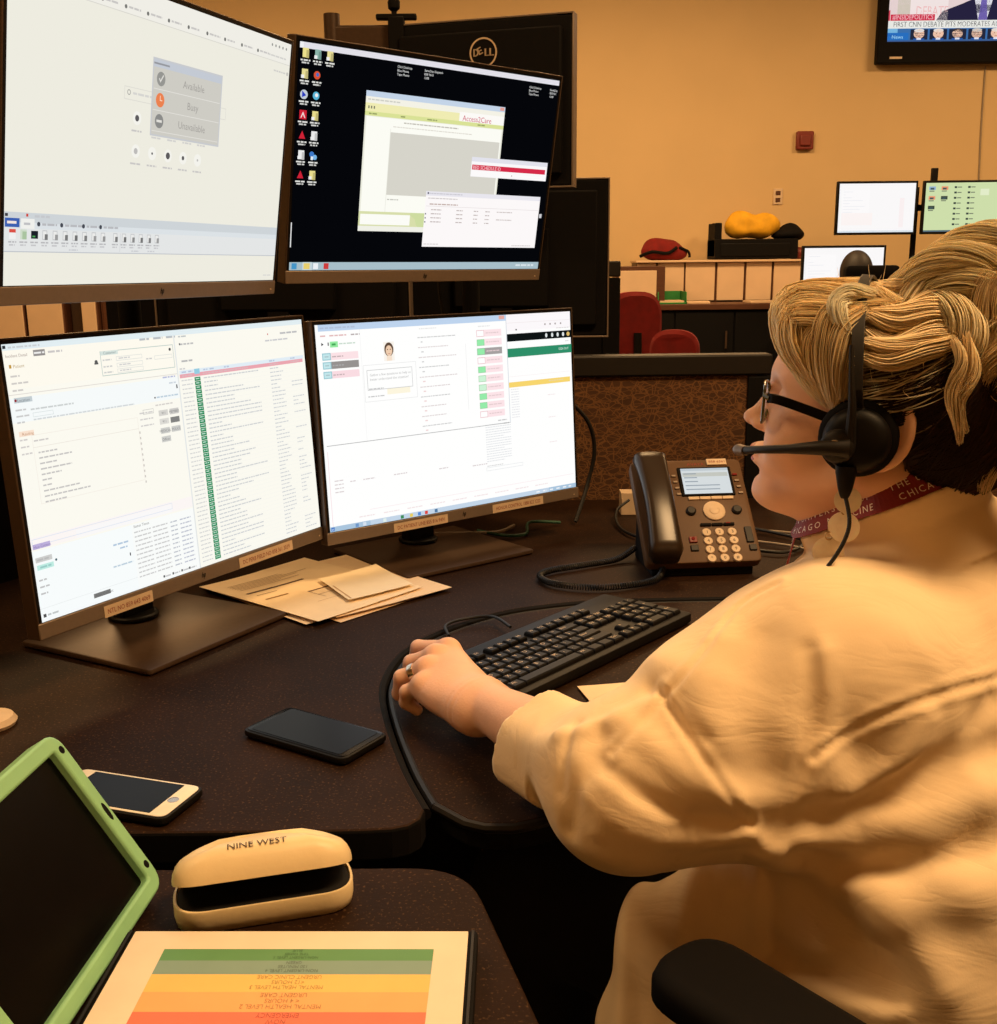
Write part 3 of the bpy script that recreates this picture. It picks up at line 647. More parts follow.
make_monitor('LL','lower left monitor on a flat stand, white form beside a long green column',POSE['LL'],True,ui_LL,labels=((94,173,339.5,'NTL NO 859 643 4069'),(337,454,338,'DC PERB FIELD NO 858 361 3039')))
make_monitor('LR','lower right monitor on a flat stand, white window with a green bar at right',POSE['LR'],True,ui_LR,labels=((123,231,338.5,'DC PATIENT LINE 855 816 9491'),(328,444,338,'HONOR CONTROL 1888 822 1222')))
def arm(label,px,py,key):
    C=Vector(POSE[key][0]); yaw=math.radians(POSE[key][1]); n=Vector((math.sin(yaw),-math.cos(yaw),0)); B=C-n*.075
    t=thing('monitor_arm',label,'monitor arm',(px,py,DZ),0,'pole mounts carrying the upper monitors')
    h=C.z-DZ
    g=MB(); g.cyl((0,0,.012),(0,0,h+.05),.017); g.lathe([(.03,0),(.03,.02),(.02,.024),(.02,.03)]); g.build('pole','matte',t,smooth=True)
    q=B-Vector((px,py,DZ)); mid=Vector((q.x*.55-.0,q.y*.45,h))
    g=MB(); g.tube([(0,0,h),mid,(q.x,q.y,h)],.014,10); g.lathe([(.026,-.02),(.026,.02)],(0,0,h)); g.lathe([(.022,-.02),(.022,.02)],mid); g.build('arm','matte',t,smooth=True)
    g=MB(); g.tube([(q.x,q.y,h),(q.x+n.x*.022,q.y+n.y*.022,h)],.03,16); g.build('tilt_head','black',t,smooth=True)
arm('black pole mount behind the two left monitors, carrying the upper one',-.56,1.70,'UL')
arm('dark pole mount behind the two right monitors, carrying the upper one',-.05,2.20,'UR')

# monitors of the neighbouring desk, seen from behind
def back_monitor(label,pr,yawdeg,w,h,ztop,zb,logo=False,pole=True):
    # pr = right bottom rear corner; built with its back toward -Y
    t=thing('computer_monitor',label,'monitor',(pr[0],pr[1],DZ),math.radians(yawdeg),'monitors of the neighbouring desk seen from behind')
    z0=zb-DZ; zc=z0+h/2
    g=MB(); g.T=Matrix.Translation((-w/2,0,zc)); g.box((0,.03,0),(w,.022,h)); g.box((0,.012,0),(w*.9,.016,h*.86)); g.box((0,-.004,-.02),(w*.45,.02,h*.5)); g.build('rear_shell','matte',t,bevel=.005)
    g=MB(); g.T=Matrix.Translation((-w/2,0,zc)); g.box((w/2+.001,.034,0),(.004,.034,h)); g.box((-w/2-.001,.034,0),(.004,.034,h)); g.box((0,.034,h/2+.001),(w+.006,.034,.004)); g.box((0,.034,-h/2-.001),(w+.006,.034,.004)); g.build('side_rim','pewter',t,bevel=.001)
    g=MB(); g.T=Matrix.Translation((-w/2,0,zc)); 
    g.box((0,.0415,0),(w-.02,.001,h-.02)); g.build('screen','offglass',t)
    if logo:
        g=MB(); g.T=Matrix.Translation((-w/2+.012,.0035,zc+h*.30))
        n=30; R,r=.031,.0275
        vs=[(R*math.cos(2*PI*i/n),-.0012,R*math.sin(2*PI*i/n)) for i in range(n)]+[(r*math.cos(2*PI*i/n),-.0012,r*math.sin(2*PI*i/n)) for i in range(n)]
        g.add(vs,[(i,(i+1)%n,n+(i+1)%n,n+i) for i in range(n)])
        [ (g.text('D',-.0235+e,-.0070,.022,d=.0014,w=.0118), g.text('E',-.0108+e,-.0052,.021,d=.0015,w=.0105,rot=.42), g.text('LL',.0015+e,-.0070,.022,d=.0014,w=.0215)) for e in (0,.0007,.0014)]
        o=g.build('logo','cream',t); o['label']='silver round badge'
    if pole:
     g=MB(); g.T=Matrix.Translation((-w/2,0,0)); g.box((0,.0,zc/2),(.05,.02,zc)); g.prism(rrect(.24,.18,.02),0,.012,.003); g.build('stand','matte',t,bevel=.002)
    return t
back_monitor('black monitor turned away with a round silver badge, above the upper right monitor',(.161,2.46),-17,.41,.35,1.743,1.394,logo=True,pole=False)
back_monitor('black monitor turned away behind the right side of the upper right monitor',(.262,2.62),-3,.5,.36,1.42,1.06)
back_monitor('wide black monitor turned away in the gap between the left and right screen pairs',(-.20,2.52),-6,.60,.36,1.44,1.06)
# articulated mount
t=thing('monitor_arm','dark jointed monitor mount with clamp and knob left of the badged turned-away monitor','monitor arm',(-.36,2.62,DZ))
g=MB(); g.cyl((0,0,0),(0,0,1.045),.018); g.lathe([(.055,0),(.055,.01),(.02,.014)],(0,0,0)); g.build('pole','bronze',t,smooth=True)
g=MB(); g.box((.07,0,.985),(.14,.03,.07)); g.build('arm','bronze',t,bevel=.006)
g=MB(); g.box((.145,-.01,.99),(.035,.05,.085)); g.box((.145,-.012,1.035),(.09,.02,.012)); g.build('clamp','matte',t,bevel=.003)
g=MB(); g.lathe([(.006,0),(.006,.012),(.013,.018),(.014,.032),(.009,.042)],(.14,-.01,1.035),16); g.build('knob','matte',t,smooth=True)
# neighbouring desk under those monitors
t=thing('neighbouring_desk','dark desk on the far side of the cubicle partition','desk',(.1,2.8,0))
g=MB(); g.box((0,0,DZ-.016),(1.7,.72,.032)); g.build('desktop','desk',t,bevel=.003)
for x in (-.8,.8):
    g=MB(); g.box((x,0,(DZ-.032)/2),(.04,.66,DZ-.032)); g.build('side_panel','matte',t,bevel=.003)

# ------------------------------------------------------------ desk phone
ph=thing('desk_phone','black-brown office desk phone with small lit screen and round number keys','telephone',(.238,1.700,DZ),math.radians(5.1))
th=math.radians(44)
FT=Matrix(((1,0,0,0),(0,math.sin(th),math.cos(th),0),(0,-math.cos(th),math.sin(th),.026),(0,0,0,1)))
# face frame: x right, -y out of face, z up along face
W_,H_=.192,.205
def fb(): b=MB(); b.T=FT; return b
b=MB(); b.T=FT @ Matrix(((1,0,0,W_/2),(0,0,-1,0),(0,1,0,H_/2),(0,0,0,1)))
b.prism(rrect(W_,H_,.012),-.02,0,.003); b.build('housing','phone',ph,smooth=True,angle=30)
# wedge foot
b=MB(); ys=math.cos(th)*H_; zs=math.sin(th)*H_
b.add([(.012,.012,.0),(.012,ys+.0,.0),(.012,ys*.92,zs*.86),(.012,.012,.012),(.18,.012,0),(.18,ys,0),(.18,ys*.92,zs*.86),(.18,.012,.012)],[(0,1,2,3),(7,6,5,4),(0,4,5,1),(1,5,6,2),(2,6,7,3),(3,7,4,0)]); b.build('wedge_stand','matte',ph,bevel=.003)
def fpos(u,v): return u,H_-v   # mm-ish metres from face top-left
b=fb(); x,y=fpos(.125,.047); b.box((x,-.001,y),(.092,.004,.058)); b.build('screen_surround','matte',ph,bevel=.001)
ui=UI(FT @ Matrix.Translation((.0,-.0032,0)),0,0); 
def R(u0,v0,u1,v1,c): ui.rect(u0,-(H_*1000)+v0,u1,-(H_*1000)+v1,c)
R(84,21,166,73,(214,220,222)); R(84,21,166,26,(190,200,206)); R(86,30,164,38,(196,198,190)); 
for i in range(5): R(88,31+i*8,88+random.uniform(20,60),33+i*8,(150,160,170))
ui.b.build('screen','screen',ph)
b=fb(); b.box((.150,-.001,H_-.007),(.034,.003,.012)); b.build('paper_label','cream',ph); 
b=fb(); b.T=FT; b.text('858 6361',.136,H_-.009,.006,d=.0028,w=.028); b.build('label_print','maroon',ph)
b=fb(); b.text('AVAYA',.098,H_-.013,.008,d=.0005,w=.03); b.build('logo','maroon',ph)
for i in range(4):
    b=fb(); b.box((.098+i*.0195,-.001,H_-.081),(.0185,.004,.006)); b.build('soft_key','cream',ph,bevel=.0008)
XR=Matrix.Rotation(PI/2,3,'X')
b=fb(); b.lathe([(.0185,0),(.0185,.003),(.017,.004)],(.128,.0,H_-.107),28,axis=XR); b.build('navigation_ring','cream',ph,smooth=True)
b=fb(); b.lathe([(.0085,.0),(.0085,.0045),(.007,.0052)],(.128,.0,H_-.107),20,axis=XR); b.build('ok_button','cream',ph,smooth=True)
for x in (.089,.167):
    b=fb(); b.lathe([(.0085,0),(.0085,.003),(.006,.0055)],(x,0,H_-.106),18,axis=XR); b.build('round_button','darkgrey',ph,smooth=True)
for i in range(3):
    b=fb(); b.box((.109+i*.0195,-.0015,H_-.134),(.018,.004,.005)); b.build('function_key','matte',ph,bevel=.0008)
b=fb(); b.rect(.143,H_-.1335,.150,H_-.1315,.004); b.build('red_light','red',ph)
DG='123456789*0#'
for r in range(4):
    for c in range(3):
        x=.1075+c*.0215; z=H_-.149-r*.0165
        b=fb(); b.m=0; b.lathe([(.0078,0),(.0078,.002),(.0068,.0035)],(x,0,z),18,axis=XR); b.m=1; b.text(DG[r*3+c],x,z-.0028,.008,d=.0038,center=True); b.build('number_key',['cream','darkgrey'],ph,smooth=True)
for (x,z,w,h,mm) in ((.083,.162,.013,.011,'redplastic'),(.083,.178,.013,.011,'darkgrey'),(.178,.155,.012,.03,'darkgrey'),(.180,.180,.012,.011,'darkgrey')):
    b=fb(); b.box((x,-.0012,H_-z),(w,.004,h)); b.build('feature_key',mm,ph,bevel=.001)
b=fb(); b.lathe([(.003,0),(.003,.001)],(.083,-.003,H_-.161),12,axis=XR); b.build('message_light','red',ph)
for s,x in ((0,.071),(1,.177)):
    for i in range(4):
        b=fb(); b.box((x+i*.0012,-.001,H_-.034-i*.0125),(.008,.003,.004)); b.build('line_key','pewter' if (i or not s) else 'red',ph,bevel=.0006)
# handset: lofted bar with two end pads
def loft(b, secs, n=20):
    vs=[];fs=[]
    for (c,w,h,rx) in secs:
        c=Vector(c)
        for k in range(n):
            a=2*PI*k/n; ca,sa=math.cos(a),math.sin(a); e=.6
            x=math.copysign(abs(ca)**e,ca)*w; y=math.copysign(abs(sa)**e,sa)*h
            vs.append(c+Matrix.Rotation(rx,3,'X') @ Vector((x,y,0)))
    for i in range(len(secs)-1):
        for k in range(n): fs.append((i*n+k,i*n+(k+1)%n,(i+1)*n+(k+1)%n,(i+1)*n+k))
    fs.append(tuple(range(n))[::-1]); fs.append(tuple((len(secs)-1)*n+k for k in range(n))); b.add(vs,fs)
hs=bpy.data.objects.new('handset',None)
b=fb(); prof=[]
for i in range(19):
    t_=i/18; z=-.006+t_*.208; arch=-.020-.024*math.sin(PI*t_)**.7; thick=.011+.011*(abs(2*t_-1)**3); w=.0235+.005*(abs(2*t_-1)**2)
    if i in (0,18): thick*=.5; w*=.75
    prof.append(((.027,arch,z),w,thick,0))
loft(b,prof); hso=b.build('handset','handset',ph,smooth=True,angle=60)
for z in (.018,.178):
    b=fb(); b.box((.032,-.006,z),(.042,.016,.036)); b.build('cradle','matte',ph,bevel=.005)
# coiled cord
path=catmull([Vector(p) for p in ((.268,1.735,.765),(.262,1.70,.742),(.235,1.662,.738),(.16,1.635,.738),(.09,1.655,.738),(.066,1.70,.738),(.085,1.735,.738),(.14,1.765,.738),(.20,1.80,.738),(.235,1.83,.75))],14)
tot=0;hel=[];up=Vector((0,0,1))
cum=[0]
for i in range(1,len(path)): cum.append(cum[-1]+(path[i]-path[i-1]).length)
N=int(cum[-1]/.0042*10)
for k in range(N):
    s=cum[-1]*k/N; i=max(j for j in range(len(cum)) if cum[j]<=s); i=min(i,len(path)-2); f=(s-cum[i])/max(1e-6,cum[i+1]-cum[i]); p=path[i].lerp(path[i+1],f); t_=(path[i+1]-path[i]).normalized(); w=t_.cross(up).normalized(); v=w.cross(t_); a=2*PI*k/10
    hel.append(p+(w*math.cos(a)+v*math.sin(a))*.0044)
b=MB(); b.tube(hel,.0013,5); o=b.build('coiled_cord','cable',None,smooth=True); tag(o,'black coiled phone cord looping on the desk left of the phone','cord')
o.data.transform(Matrix.Translation((-.07,-1.7,-.73))); o.location=(.07,1.7,.73)
def cable(name,label,pts,r,m='cable',group=None,cat='cable'):
    p0=Vector(pts[0]); b=MB(); b.tube([Vector(p)-p0 for p in pts],r,8,smooth=8); o=b.build(name,m,None,smooth=True); o.location=p0; return tag(o,label,cat,group)
cable('power_cable','black cable drooping beside the right edge of the lower right monitor',[(.13,2.10,.98),(.175,2.12,.93),(.19,2.13,.87),(.175,2.12,.80),(.15,2.08,.738)],.004)
cable('network_cable','thin dark cable curving from the cream adapter behind the phone',[(.262,2.15,.765),(.235,2.12,.75),(.23,2.05,.737),(.25,1.97,.737),(.30,1.93,.737)],.003)
cable('cable','grey cable trailing on the desk right of the phone, nearer strand',[(.44,1.93,.737),(.52,1.88,.737),(.58,1.80,.737),(.66,1.74,.737)],.0022,'cablew','cables behind the phone')
cable('cable','grey cable trailing on the desk right of the phone, farther strand',[(.43,2.0,.737),(.52,1.99,.737),(.62,1.93,.737),(.72,1.90,.737)],.0022,'cablew','cables behind the phone')
cable('cable','black cable looping behind the phone next to the woman\'s chin',[(.42,2.05,.737),(.48,2.0,.74),(.55,1.92,.737),(.5,1.84,.737),(.44,1.86,.737)],.003,'cable','cables behind the phone')
cable('cable','dark green cable coiled on the desk under the lower right monitor',[(-.04,2.02,.737),(.01,1.98,.737),(.05,1.99,.737),(.06,2.05,.745),(.12,2.08,.737)],.003,'cableg')
cable('cable','pinkish grey cable lying behind the base of the lower right monitor',[(-.12,2.0,.737),(-.06,2.0,.737),(-.0,2.01,.737),(.03,2.06,.737)],.003,'cablew')
cable('cable','thin black cable hanging between the upper right and lower right monitors',[(-.09,2.15,1.3),(-.11,2.15,1.2),(-.10,2.15,1.1),(-.09,2.14,.9)],.0025)
b=MB(); b.box((0,0,.0225),(.052,.04,.045)); b.box((-.024,-.021,.03),(.001,.002,.01)); o=b.build('power_adapter','cream',None,bevel=.003); o.location=(.275,2.19,DZ); tag(o,'small cream power adapter box against the partition left of the phone','adapter')

# ------------------------------------------------------------ keyboard
kb=thing('keyboard','black full-size computer keyboard with white key legends','keyboard',(.074,1.366,.728),math.radians(50))
KW,KD=.442,.152
b=MB(); b.prism([(x,y) for x,y in rrect(KW,KD,.006)],.002,.016,.002)
b.build('case','black',kb,smooth=True,angle=30)
# legs
for x in (-.18,.18):
    b=MB(); b.box((x,.06,.0),(.03,.012,.004)); b.build('foot','matte',kb)
U=.019
rows=[]
y0=-.056
L4=[('Ctrl',1.25),('',1.25),('Alt',1.25),('',6.25),('Alt',1.25),('',1.25),('',1.25),('Ctrl',1.25)]
L3=[('Shift',2.25)]+[(c,1) for c in 'ZXCVBNM,./']+[('Shift',2.75)]
L2=[('Caps',1.75)]+[(c,1) for c in "ASDFGHJKL;'"]+[('Enter',2.25)]
L1=[('Tab',1.5)]+[(c,1) for c in 'QWERTYUIOP[]']+[('\\',1.5)]
L0=[(c,1) for c in '`1234567890-=']+[('Back',2)]
keys=[]
for r,row in enumerate((L4,L3,L2,L1,L0)):
    x=-KW/2+.010
    for t_,w in row: keys.append((x+w*U/2*.97,y0+r*U*.97,w,t_,1)); x+=w*U*.97
x0=-KW/2+.010; FY=y0+5*U*.97+.007
keys.append((x0+U/2,FY,1,'Esc',1))
for i in range(12): keys.append((x0+U*(2+i+.45*(i//4))+U*.4,FY,.95,'F%d'%(i+1),1))
xn=x0+15*U*.97+.006
for i,t_ in enumerate(('PrS','ScL','Pau')): keys.append((xn+U*(i+.5),FY,1,t_,1))
for r,rw in enumerate((('Del','End','PgD'),('Ins','Hom','PgU'))):
    for i,t_ in enumerate(rw): keys.append((xn+U*(i+.5),y0+(3+r)*U*.97,1,t_,1))
for i,t_ in enumerate(('<','v','>')): keys.append((xn+U*(i+.5),y0,1,t_,1))
keys.append((xn+U*1.5,y0+U*.97,1,'^',1))
xq=xn+3*U+.006
for r,rw in enumerate((('0','.'),('1','2','3'),('4','5','6'),('7','8','9'),('NL','/','*'))):
    x=xq
    for t_ in rw:
        w=2 if t_=='0' else 1; keys.append((x+w*U/2,y0+r*U*.97,w,t_,1)); x+=w*U
keys.append((xq+3.5*U,y0+U*.5,1,'Ent',2)); keys.append((xq+3.5*U,y0+U*2.5*.97,1,'+',2)); keys.append((xq+3.5*U,y0+4*U*.97,1,'-',1))
def keymb(b,x,y,w,t_,hh):
    W=w*U-.0022; D=U*hh*.97-.0022; z=.0155
    v=[]; 
    for zz,i in ((z,0),(z+.0045,.0007),(z+.0062,.0022)):
        v+=[(x-W/2+i,y-D/2+i,zz),(x+W/2-i,y-D/2+i,zz),(x+W/2-i,y+D/2-i,zz),(x-W/2+i,y+D/2-i,zz)]
    f=[(8,9,10,11)]
    for l in (0,4):
        for k in range(4): f.append((l+k,l+(k+1)%4,l+4+(k+1)%4,l+4+k))
    b.m=0; b.add(v,f)
    if t_:
        b.m=1; T0=b.T; b.T=T0 @ Matrix(((1,0,0,x-W/2+.004),(0,0,1,y-.001),(0,-1,0,z+.0064),(0,0,0,1)))
        b.text(t_,0,0,.0066 if len(t_)>1 else .0085,d=0.00015); b.T=T0
b=MB()
for i,kk in enumerate(keys):
    if i<100 : 
        q=MB(); keymb(q,*kk); q.build('key',['black','cream'],kb)
    else: keymb(b,*kk)
if b.v: o=b.build('key',['black','cream'],kb); o['kind']='stuff'
cable('keyboard_cable','thin black keyboard cord arcing from the keyboard onto the platform edge',[(.015,1.44,.741),(-.01,1.49,.74),(-.05,1.49,.737),(-.075,1.462,.737),(-.07,1.43,.733)],.0022)

# ------------------------------------------------------------ papers
def sheet(name,label,corners,z,draw=None,group=None,cat='paper',curl=.0,mat='print',col=(248,236,214)):
    # corners: 4 ground points, near-left, near-right, far-right, far-left
    P=[Vector((x,y,0)) for x,y in corners]; c=sum(P,Vector())/4; n=14; b=MB(); b.col=lin(col); vs=[]
    def pt(u,v,dz=0):
        p=(P[0]*(1-u)+P[1]*u)*(1-v)+(P[3]*(1-u)+P[2]*u)*v-c
        h=curl*(abs(2*u-1)**3*.6+abs(2*v-1)**3*.5*(1 if u>.5 else .3)) + curl*.25*math.sin(u*5+v*3)
        return Vector((p.x,p.y,h*1.0+dz))
    for j in range(n+1):
        for i in range(n+1): vs.append(pt(i/n,j/n))
    f=[(j*(n+1)+i,j*(n+1)+i+1,(j+1)*(n+1)+i+1,(j+1)*(n+1)+i) for j in range(n) for i in range(n)]
    b.add(vs,f); b.add([v-Vector((0,0,.0003)) for v in vs],[q[::-1] for q in f])
    m=n+1; ring=[i for i in range(m)]+[j*m+n for j in range(1,m)]+[n*m+i for i in range(n-1,-1,-1)]+[j*m for j in range(n-1,0,-1)]
    off=len(vs)
    base=len(b.v)-2*off
    b.f+= [tuple((base+ring[k], base+off+ring[k], base+off+ring[(k+1)%len(ring)], base+ring[(k+1)%len(ring)])) for k in range(len(ring))]; b.c+=[b.col]*len(ring); b.mi+=[0]*len(ring)
    if draw: draw(b,pt)
    o=b.build(name,mat,None); o.location=(c.x,c.y,z); tag(o,label,cat,group)
    return o
def pr(b,pt,u0,v0,u1,v1,c,dz=.0005):
    b.col=lin(c); k=max(1,int(abs(u1-u0)*12)); 
    for i in range(k):
        a=u0+(u1-u0)*i/k; e=u0+(u1-u0)*(i+1)/k; b.add([pt(a,v0,dz),pt(e,v0,dz),pt(e,v1,dz),pt(a,v1,dz)],[(0,1,2,3)])
def draw_form(b,pt):
    for i in range(6):
        y=.86-i*.022; pr(b,pt,.12,y,.12+random.uniform(.4,.72),y+.005,(176,150,120))
    pr(b,pt,.10,.66,.62,.68,(90,66,50)); pr(b,pt,.12,.60,.30,.606,(150,126,96))
    pr(b,pt,.10,.50,.30,.515,(150,110,50)); pr(b,pt,.42,.44,.90,.455,(110,80,60)); pr(b,pt,.42,.36,.80,.364,(150,126,100)); pr(b,pt,.42,.30,.42+.004,.44,(150,126,100)); pr(b,pt,.30,.26,.9,.263,(180,150,120))
def quad(c,w,h,a):
    a=math.radians(a); ux=Vector((math.cos(a),math.sin(a))); uy=Vector((-ux.y,ux.x)); c=Vector(c)
    return [tuple(c-ux*w/2-uy*h/2),tuple(c+ux*w/2-uy*h/2),tuple(c+ux*w/2+uy*h/2),tuple(c-ux*w/2+uy*h/2)]
G='loose papers under the lower monitors'
sheet('paper_sheet','bottom sheet of the loose paper pile, its corner nearest the keyboard platform',quad((-.262,1.668),.216,.279,49),DZ+.0012,None,G,curl=.001,col=(236,208,172))
sheet('paper_sheet','second sheet of the loose pile, jutting out toward the left monitor base',quad((-.300,1.655),.216,.279,46),DZ+.0032,None,G,curl=.0015,col=(242,216,178))
sheet('paper_sheet','sheet jutting out farthest right in the loose pile beside the right monitor base',quad((-.248,1.680),.216,.279,42),DZ+.0055,None,G,curl=.0015,col=(244,218,182))
sheet('paper_sheet','printed form with ruled lines lying on top at the left of the loose pile',quad((-.296,1.650),.216,.279,50.5),DZ+.0080,draw_form,G,curl=.002,col=(250,228,192))
sheet('paper_sheet','blank cream folded letter on top at the right of the loose pile',[(-.225,1.565),(-.135,1.645),(-.205,1.76),(-.288,1.68)],DZ+.0125,lambda b,pt:pr(b,pt,.04,.02,.06,.6,(200,160,110)),G,curl=.002,col=(254,238,206))
# scribbled note under the sleeve
def draw_note(b,pt):
    b.col=lin((110,90,90))
    for (u,v,s) in ((.12,.55,1),(.30,.3,1.2),(.2,.15,.9),(.42,.6,.8),(.36,.8,.9)):
        P=[Vector((u+random.uniform(-.06,.09)*s+.02*i,v+random.uniform(-.07,.07)*s)) for i in range(6)]
        for p,q in zip(P[:-1],P[1:]):
            t_=(q-p).normalized(); n_=Vector((-t_.y,t_.x))*.0045
            b.add([pt(p.x-n_.x,p.y-n_.y,.0005),pt(q.x-n_.x,q.y-n_.y,.0005),pt(q.x+n_.x,q.y+n_.y,.0005),pt(p.x+n_.x,p.y+n_.y,.0005)],[(0,1,2,3)])
    for i in range(3): pr(b,pt,.5,.2+i*.2,.502+.3,.204+i*.2,(180,160,150))
sheet('note_paper','small cream note with pencil scribbles between keyboard and sleeve',[(.118,1.142),(.265,1.175),(.24,1.275),(.093,1.246)],DZ+.0005,draw_note,None,curl=.0006,cat='note',col=(244,214,172))

# ------------------------------------------------------------ phones on the desk
def smartphone(label,c,rz,w,h,frame,face,button):
    t=thing('smartphone',label,'phone',(c[0],c[1],DZ),rz)
    g=MB(); g.prism(rrect(w,h,.011),.0005,.0095,.003); g.build('case_back','black',t,smooth=True,angle=30)
    g=MB(); g.prism(rrect(w-.006,h-.006,.009),.0092,.0102,.0004); o=g.build('face_glass',face,t,smooth=True,angle=30)
    g=MB(); e=.014 if button else .004
    g.prism(rrect(w-.012,h-.008-2*e-.004,.001 if button else .004),.0101,.0106,.0001); g.build('display','offglass',t)
    if button:
        g=MB(); g.lathe([(.0055,0),(.0055,.0003),(.0046,.0003),(.0046,.0001)],(0,-h/2+.0135,.0102),20); g.build('home_button','silver',t)
        g=MB(); g.box((0,h/2-.011,.0104),(.012,.0014,.0004)); g.build('earpiece','darkgrey',t)
    return t
smartphone('black smartphone in thick dark case lying left of the keyboard platform',(-.201,1.103),math.radians(57.5+0),.076,.145,'black','gloss',False)
smartphone('white-faced smartphone with round home button partly under the green tablet',(-.364,.966),math.radians(72),.069,.142,'black','white',True)

# ------------------------------------------------------------ eyeglass case
ec=thing('eyeglass_case','half-open cream eyeglass case with black lining on the side desk','eyeglass case',(-.190,.788,DZ),math.radians(15))
def shell(name,parent,L,D,secs,mat,flip=False,tilt=0,piv=None,inner=False):
    # secs: list of (height, scale)
    g=MB(); n=48; vs=[];fs=[]
    base=rounded([(-L/2,-D/2),(L/2,-D/2),(L/2,D/2),(-L/2,D/2)],D*.46,11)
    for h,sc in secs:
        cx=0
        for (x,y) in base:
            sx=(L/2-(1-sc)*D*.5)/(L/2); p=Vector((x*sx,y*sc,h))
            if tilt: p=piv+Matrix.Rotation(tilt,3,'X') @ (p-piv)
            vs.append(p)
    n=len(base)
    for i in range(len(secs)-1):
        for k in range(n): fs.append((i*n+k,i*n+(k+1)%n,(i+1)*n+(k+1)%n,(i+1)*n+k))
    fs.append(tuple(range(n))[::-1]); fs.append(tuple((len(secs)-1)*n+k for k in range(n)))
    g.add(vs,fs); return g.build(name,mat,parent,smooth=True,angle=50)
L_,D_=.140,.058
shell('tray',ec,L_,D_,[(.0,.90),(.002,.96),(.008,1),(.0185,1.0),(.0195,.985),(.0195,.93),(.017,.92)],'case')
shell('tray_lining',ec,L_-.006,D_-.006,[(.0172,1),(.0175,.99)],'casein')
piv=Vector((0,D_/2-.002,.022)); TL=math.radians(-21)
def domez(u): return 0
# lid dome: profile rises to .030 with arch along the length
g=MB(); base=rounded([(-L_/2,-D_/2),(L_/2,-D_/2),(L_/2,D_/2),(-L_/2,D_/2)],D_*.46,11); n=len(base); vs=[];fs=[]
prof=[(.0205,1.0),(.024,1.005),(.030,.985),(.036,.93),(.041,.84),(.0445,.70),(.0465,.52),(.048,.3),(.0485,.08)]
for h,sc in prof:
    for x,y in base:
        sx=(L_/2-(1-sc)*D_*.62)/(L_/2) if sc>.3 else sc*1.2
        hh=.0205+(h-.0205)*(1-.35*(abs(x)/(L_/2))**2.5)*1.15
        p=Vector((x*sx,y*sc,hh)); vs.append(piv+Matrix.Rotation(TL,3,'X') @ (p-piv))
for i in range(len(prof)-1):
    for k in range(n): fs.append((i*n+k,i*n+(k+1)%n,(i+1)*n+(k+1)%n,(i+1)*n+k))
fs.append(tuple((len(prof)-1)*n+k for k in range(n)))
g.add(vs,fs); o=g.build('lid','case',ec,smooth=True,angle=60)
g=MB(); vs=[]
for x,y in inset(base,.0018): vs.append(piv+Matrix.Rotation(TL,3,'X') @ (Vector((x,y,.0215))-piv))
g.add(vs,[tuple(range(n))[::-1]]); g.build('lid_lining','casein',ec)
g=MB(); g.box((0,.022,.026),(.13,.002,.022)); g.build('inner_flap','casein',ec)
# printed name on the crown of the lid
g=MB(); g.T=Matrix.Translation(piv) @ Matrix.Rotation(TL,4,'X') @ Matrix.Translation(-piv) @ Matrix(((1,0,0,.004),(0,.42,-.9,-.0),(0,.9,.42,.0),(0,0,0,1)))
g=MB(); RT=Matrix.Translation(piv) @ Matrix.Rotation(TL,4,'X') @ Matrix.Translation(-piv)
g.T=RT @ Matrix(((1,0,0,.005),(0,0,1,.004),(0,-1,0,.0520),(0,0,0,1))); g.text('NINE WEST',0,0,.0085,w=.042,d=0,center=True)
# lay the letters on the curved lid
from mathutils.bvhtree import BVHTree
lid_=[c for c in ec.children if c.name.startswith('lid') and 'lining' not in c.name][0]; bv=BVHTree.FromPolygons([tuple(v.co) for v in lid_.data.vertices],[tuple(p.vertices) for p in lid_.data.polygons])
vs_,fs_=text_geo('NINE WEST'); mx_=max(v[0] for v in vs_); g=MB(); out_=[]
for vx,vy in vs_:
    hit=bv.ray_cast(Vector((-.004+(vx/mx_-.5)*.046,-.012+vy*.0085,.2)),Vector((0,0,-1))); out_.append((hit[0]+hit[1]*.0009) if hit[0] is not None else Vector((0,0,.05)))
g.add(out_,fs_)
g.build('brand_print','bronze',ec)

# ------------------------------------------------------------ colour chart binder
bd=thing('document_binder','thin black-edged binder showing an upside-down coloured triage chart','binder',(-.152,.585,DZ),math.radians(-1.0))
BW,BH=.262,.288
g=MB(); g.prism(rrect(BW,BH,.003),.0005,.016,.001); g.build('cover','matte',bd,smooth=True,angle=30)
g=MB(); g.m=0
def br(x0,y0,x1,y1,c,dz): g.col=lin(c); g.add([(x0,y0,dz),(x1,y0,dz),(x1,y1,dz),(x0,y1,dz)],[(0,1,2,3)])
g.col=lin((242,226,204)); g.prism(rrect(BW-.014,BH-.006,.001),.0155,.0175)
tx0,tx1=-.0955,.100; y=BH/2-.025
bands=[((96,154,100),.0135),((132,164,156),.0155),((246,204,116),.019),((248,184,118),.0205),((246,126,100),.0215),((226,70,70),.024),((170,110,160),.03)]
lines=[('BLUE','TIME VARIES','NON-URGENT LEVEL 5'),('GREEN','120 MINUTES','NON-URGENT LEVEL 4'),('URGENT CLINIC CARE','<12 HOURS','MENTAL HEALTH LEVEL 3'),('URGENT CARE','< 4 HOURS','MENTAL HEALTH LEVEL 2'),('EMERGENCY','NOW','LEVEL 1'),('','',''),('','','')]
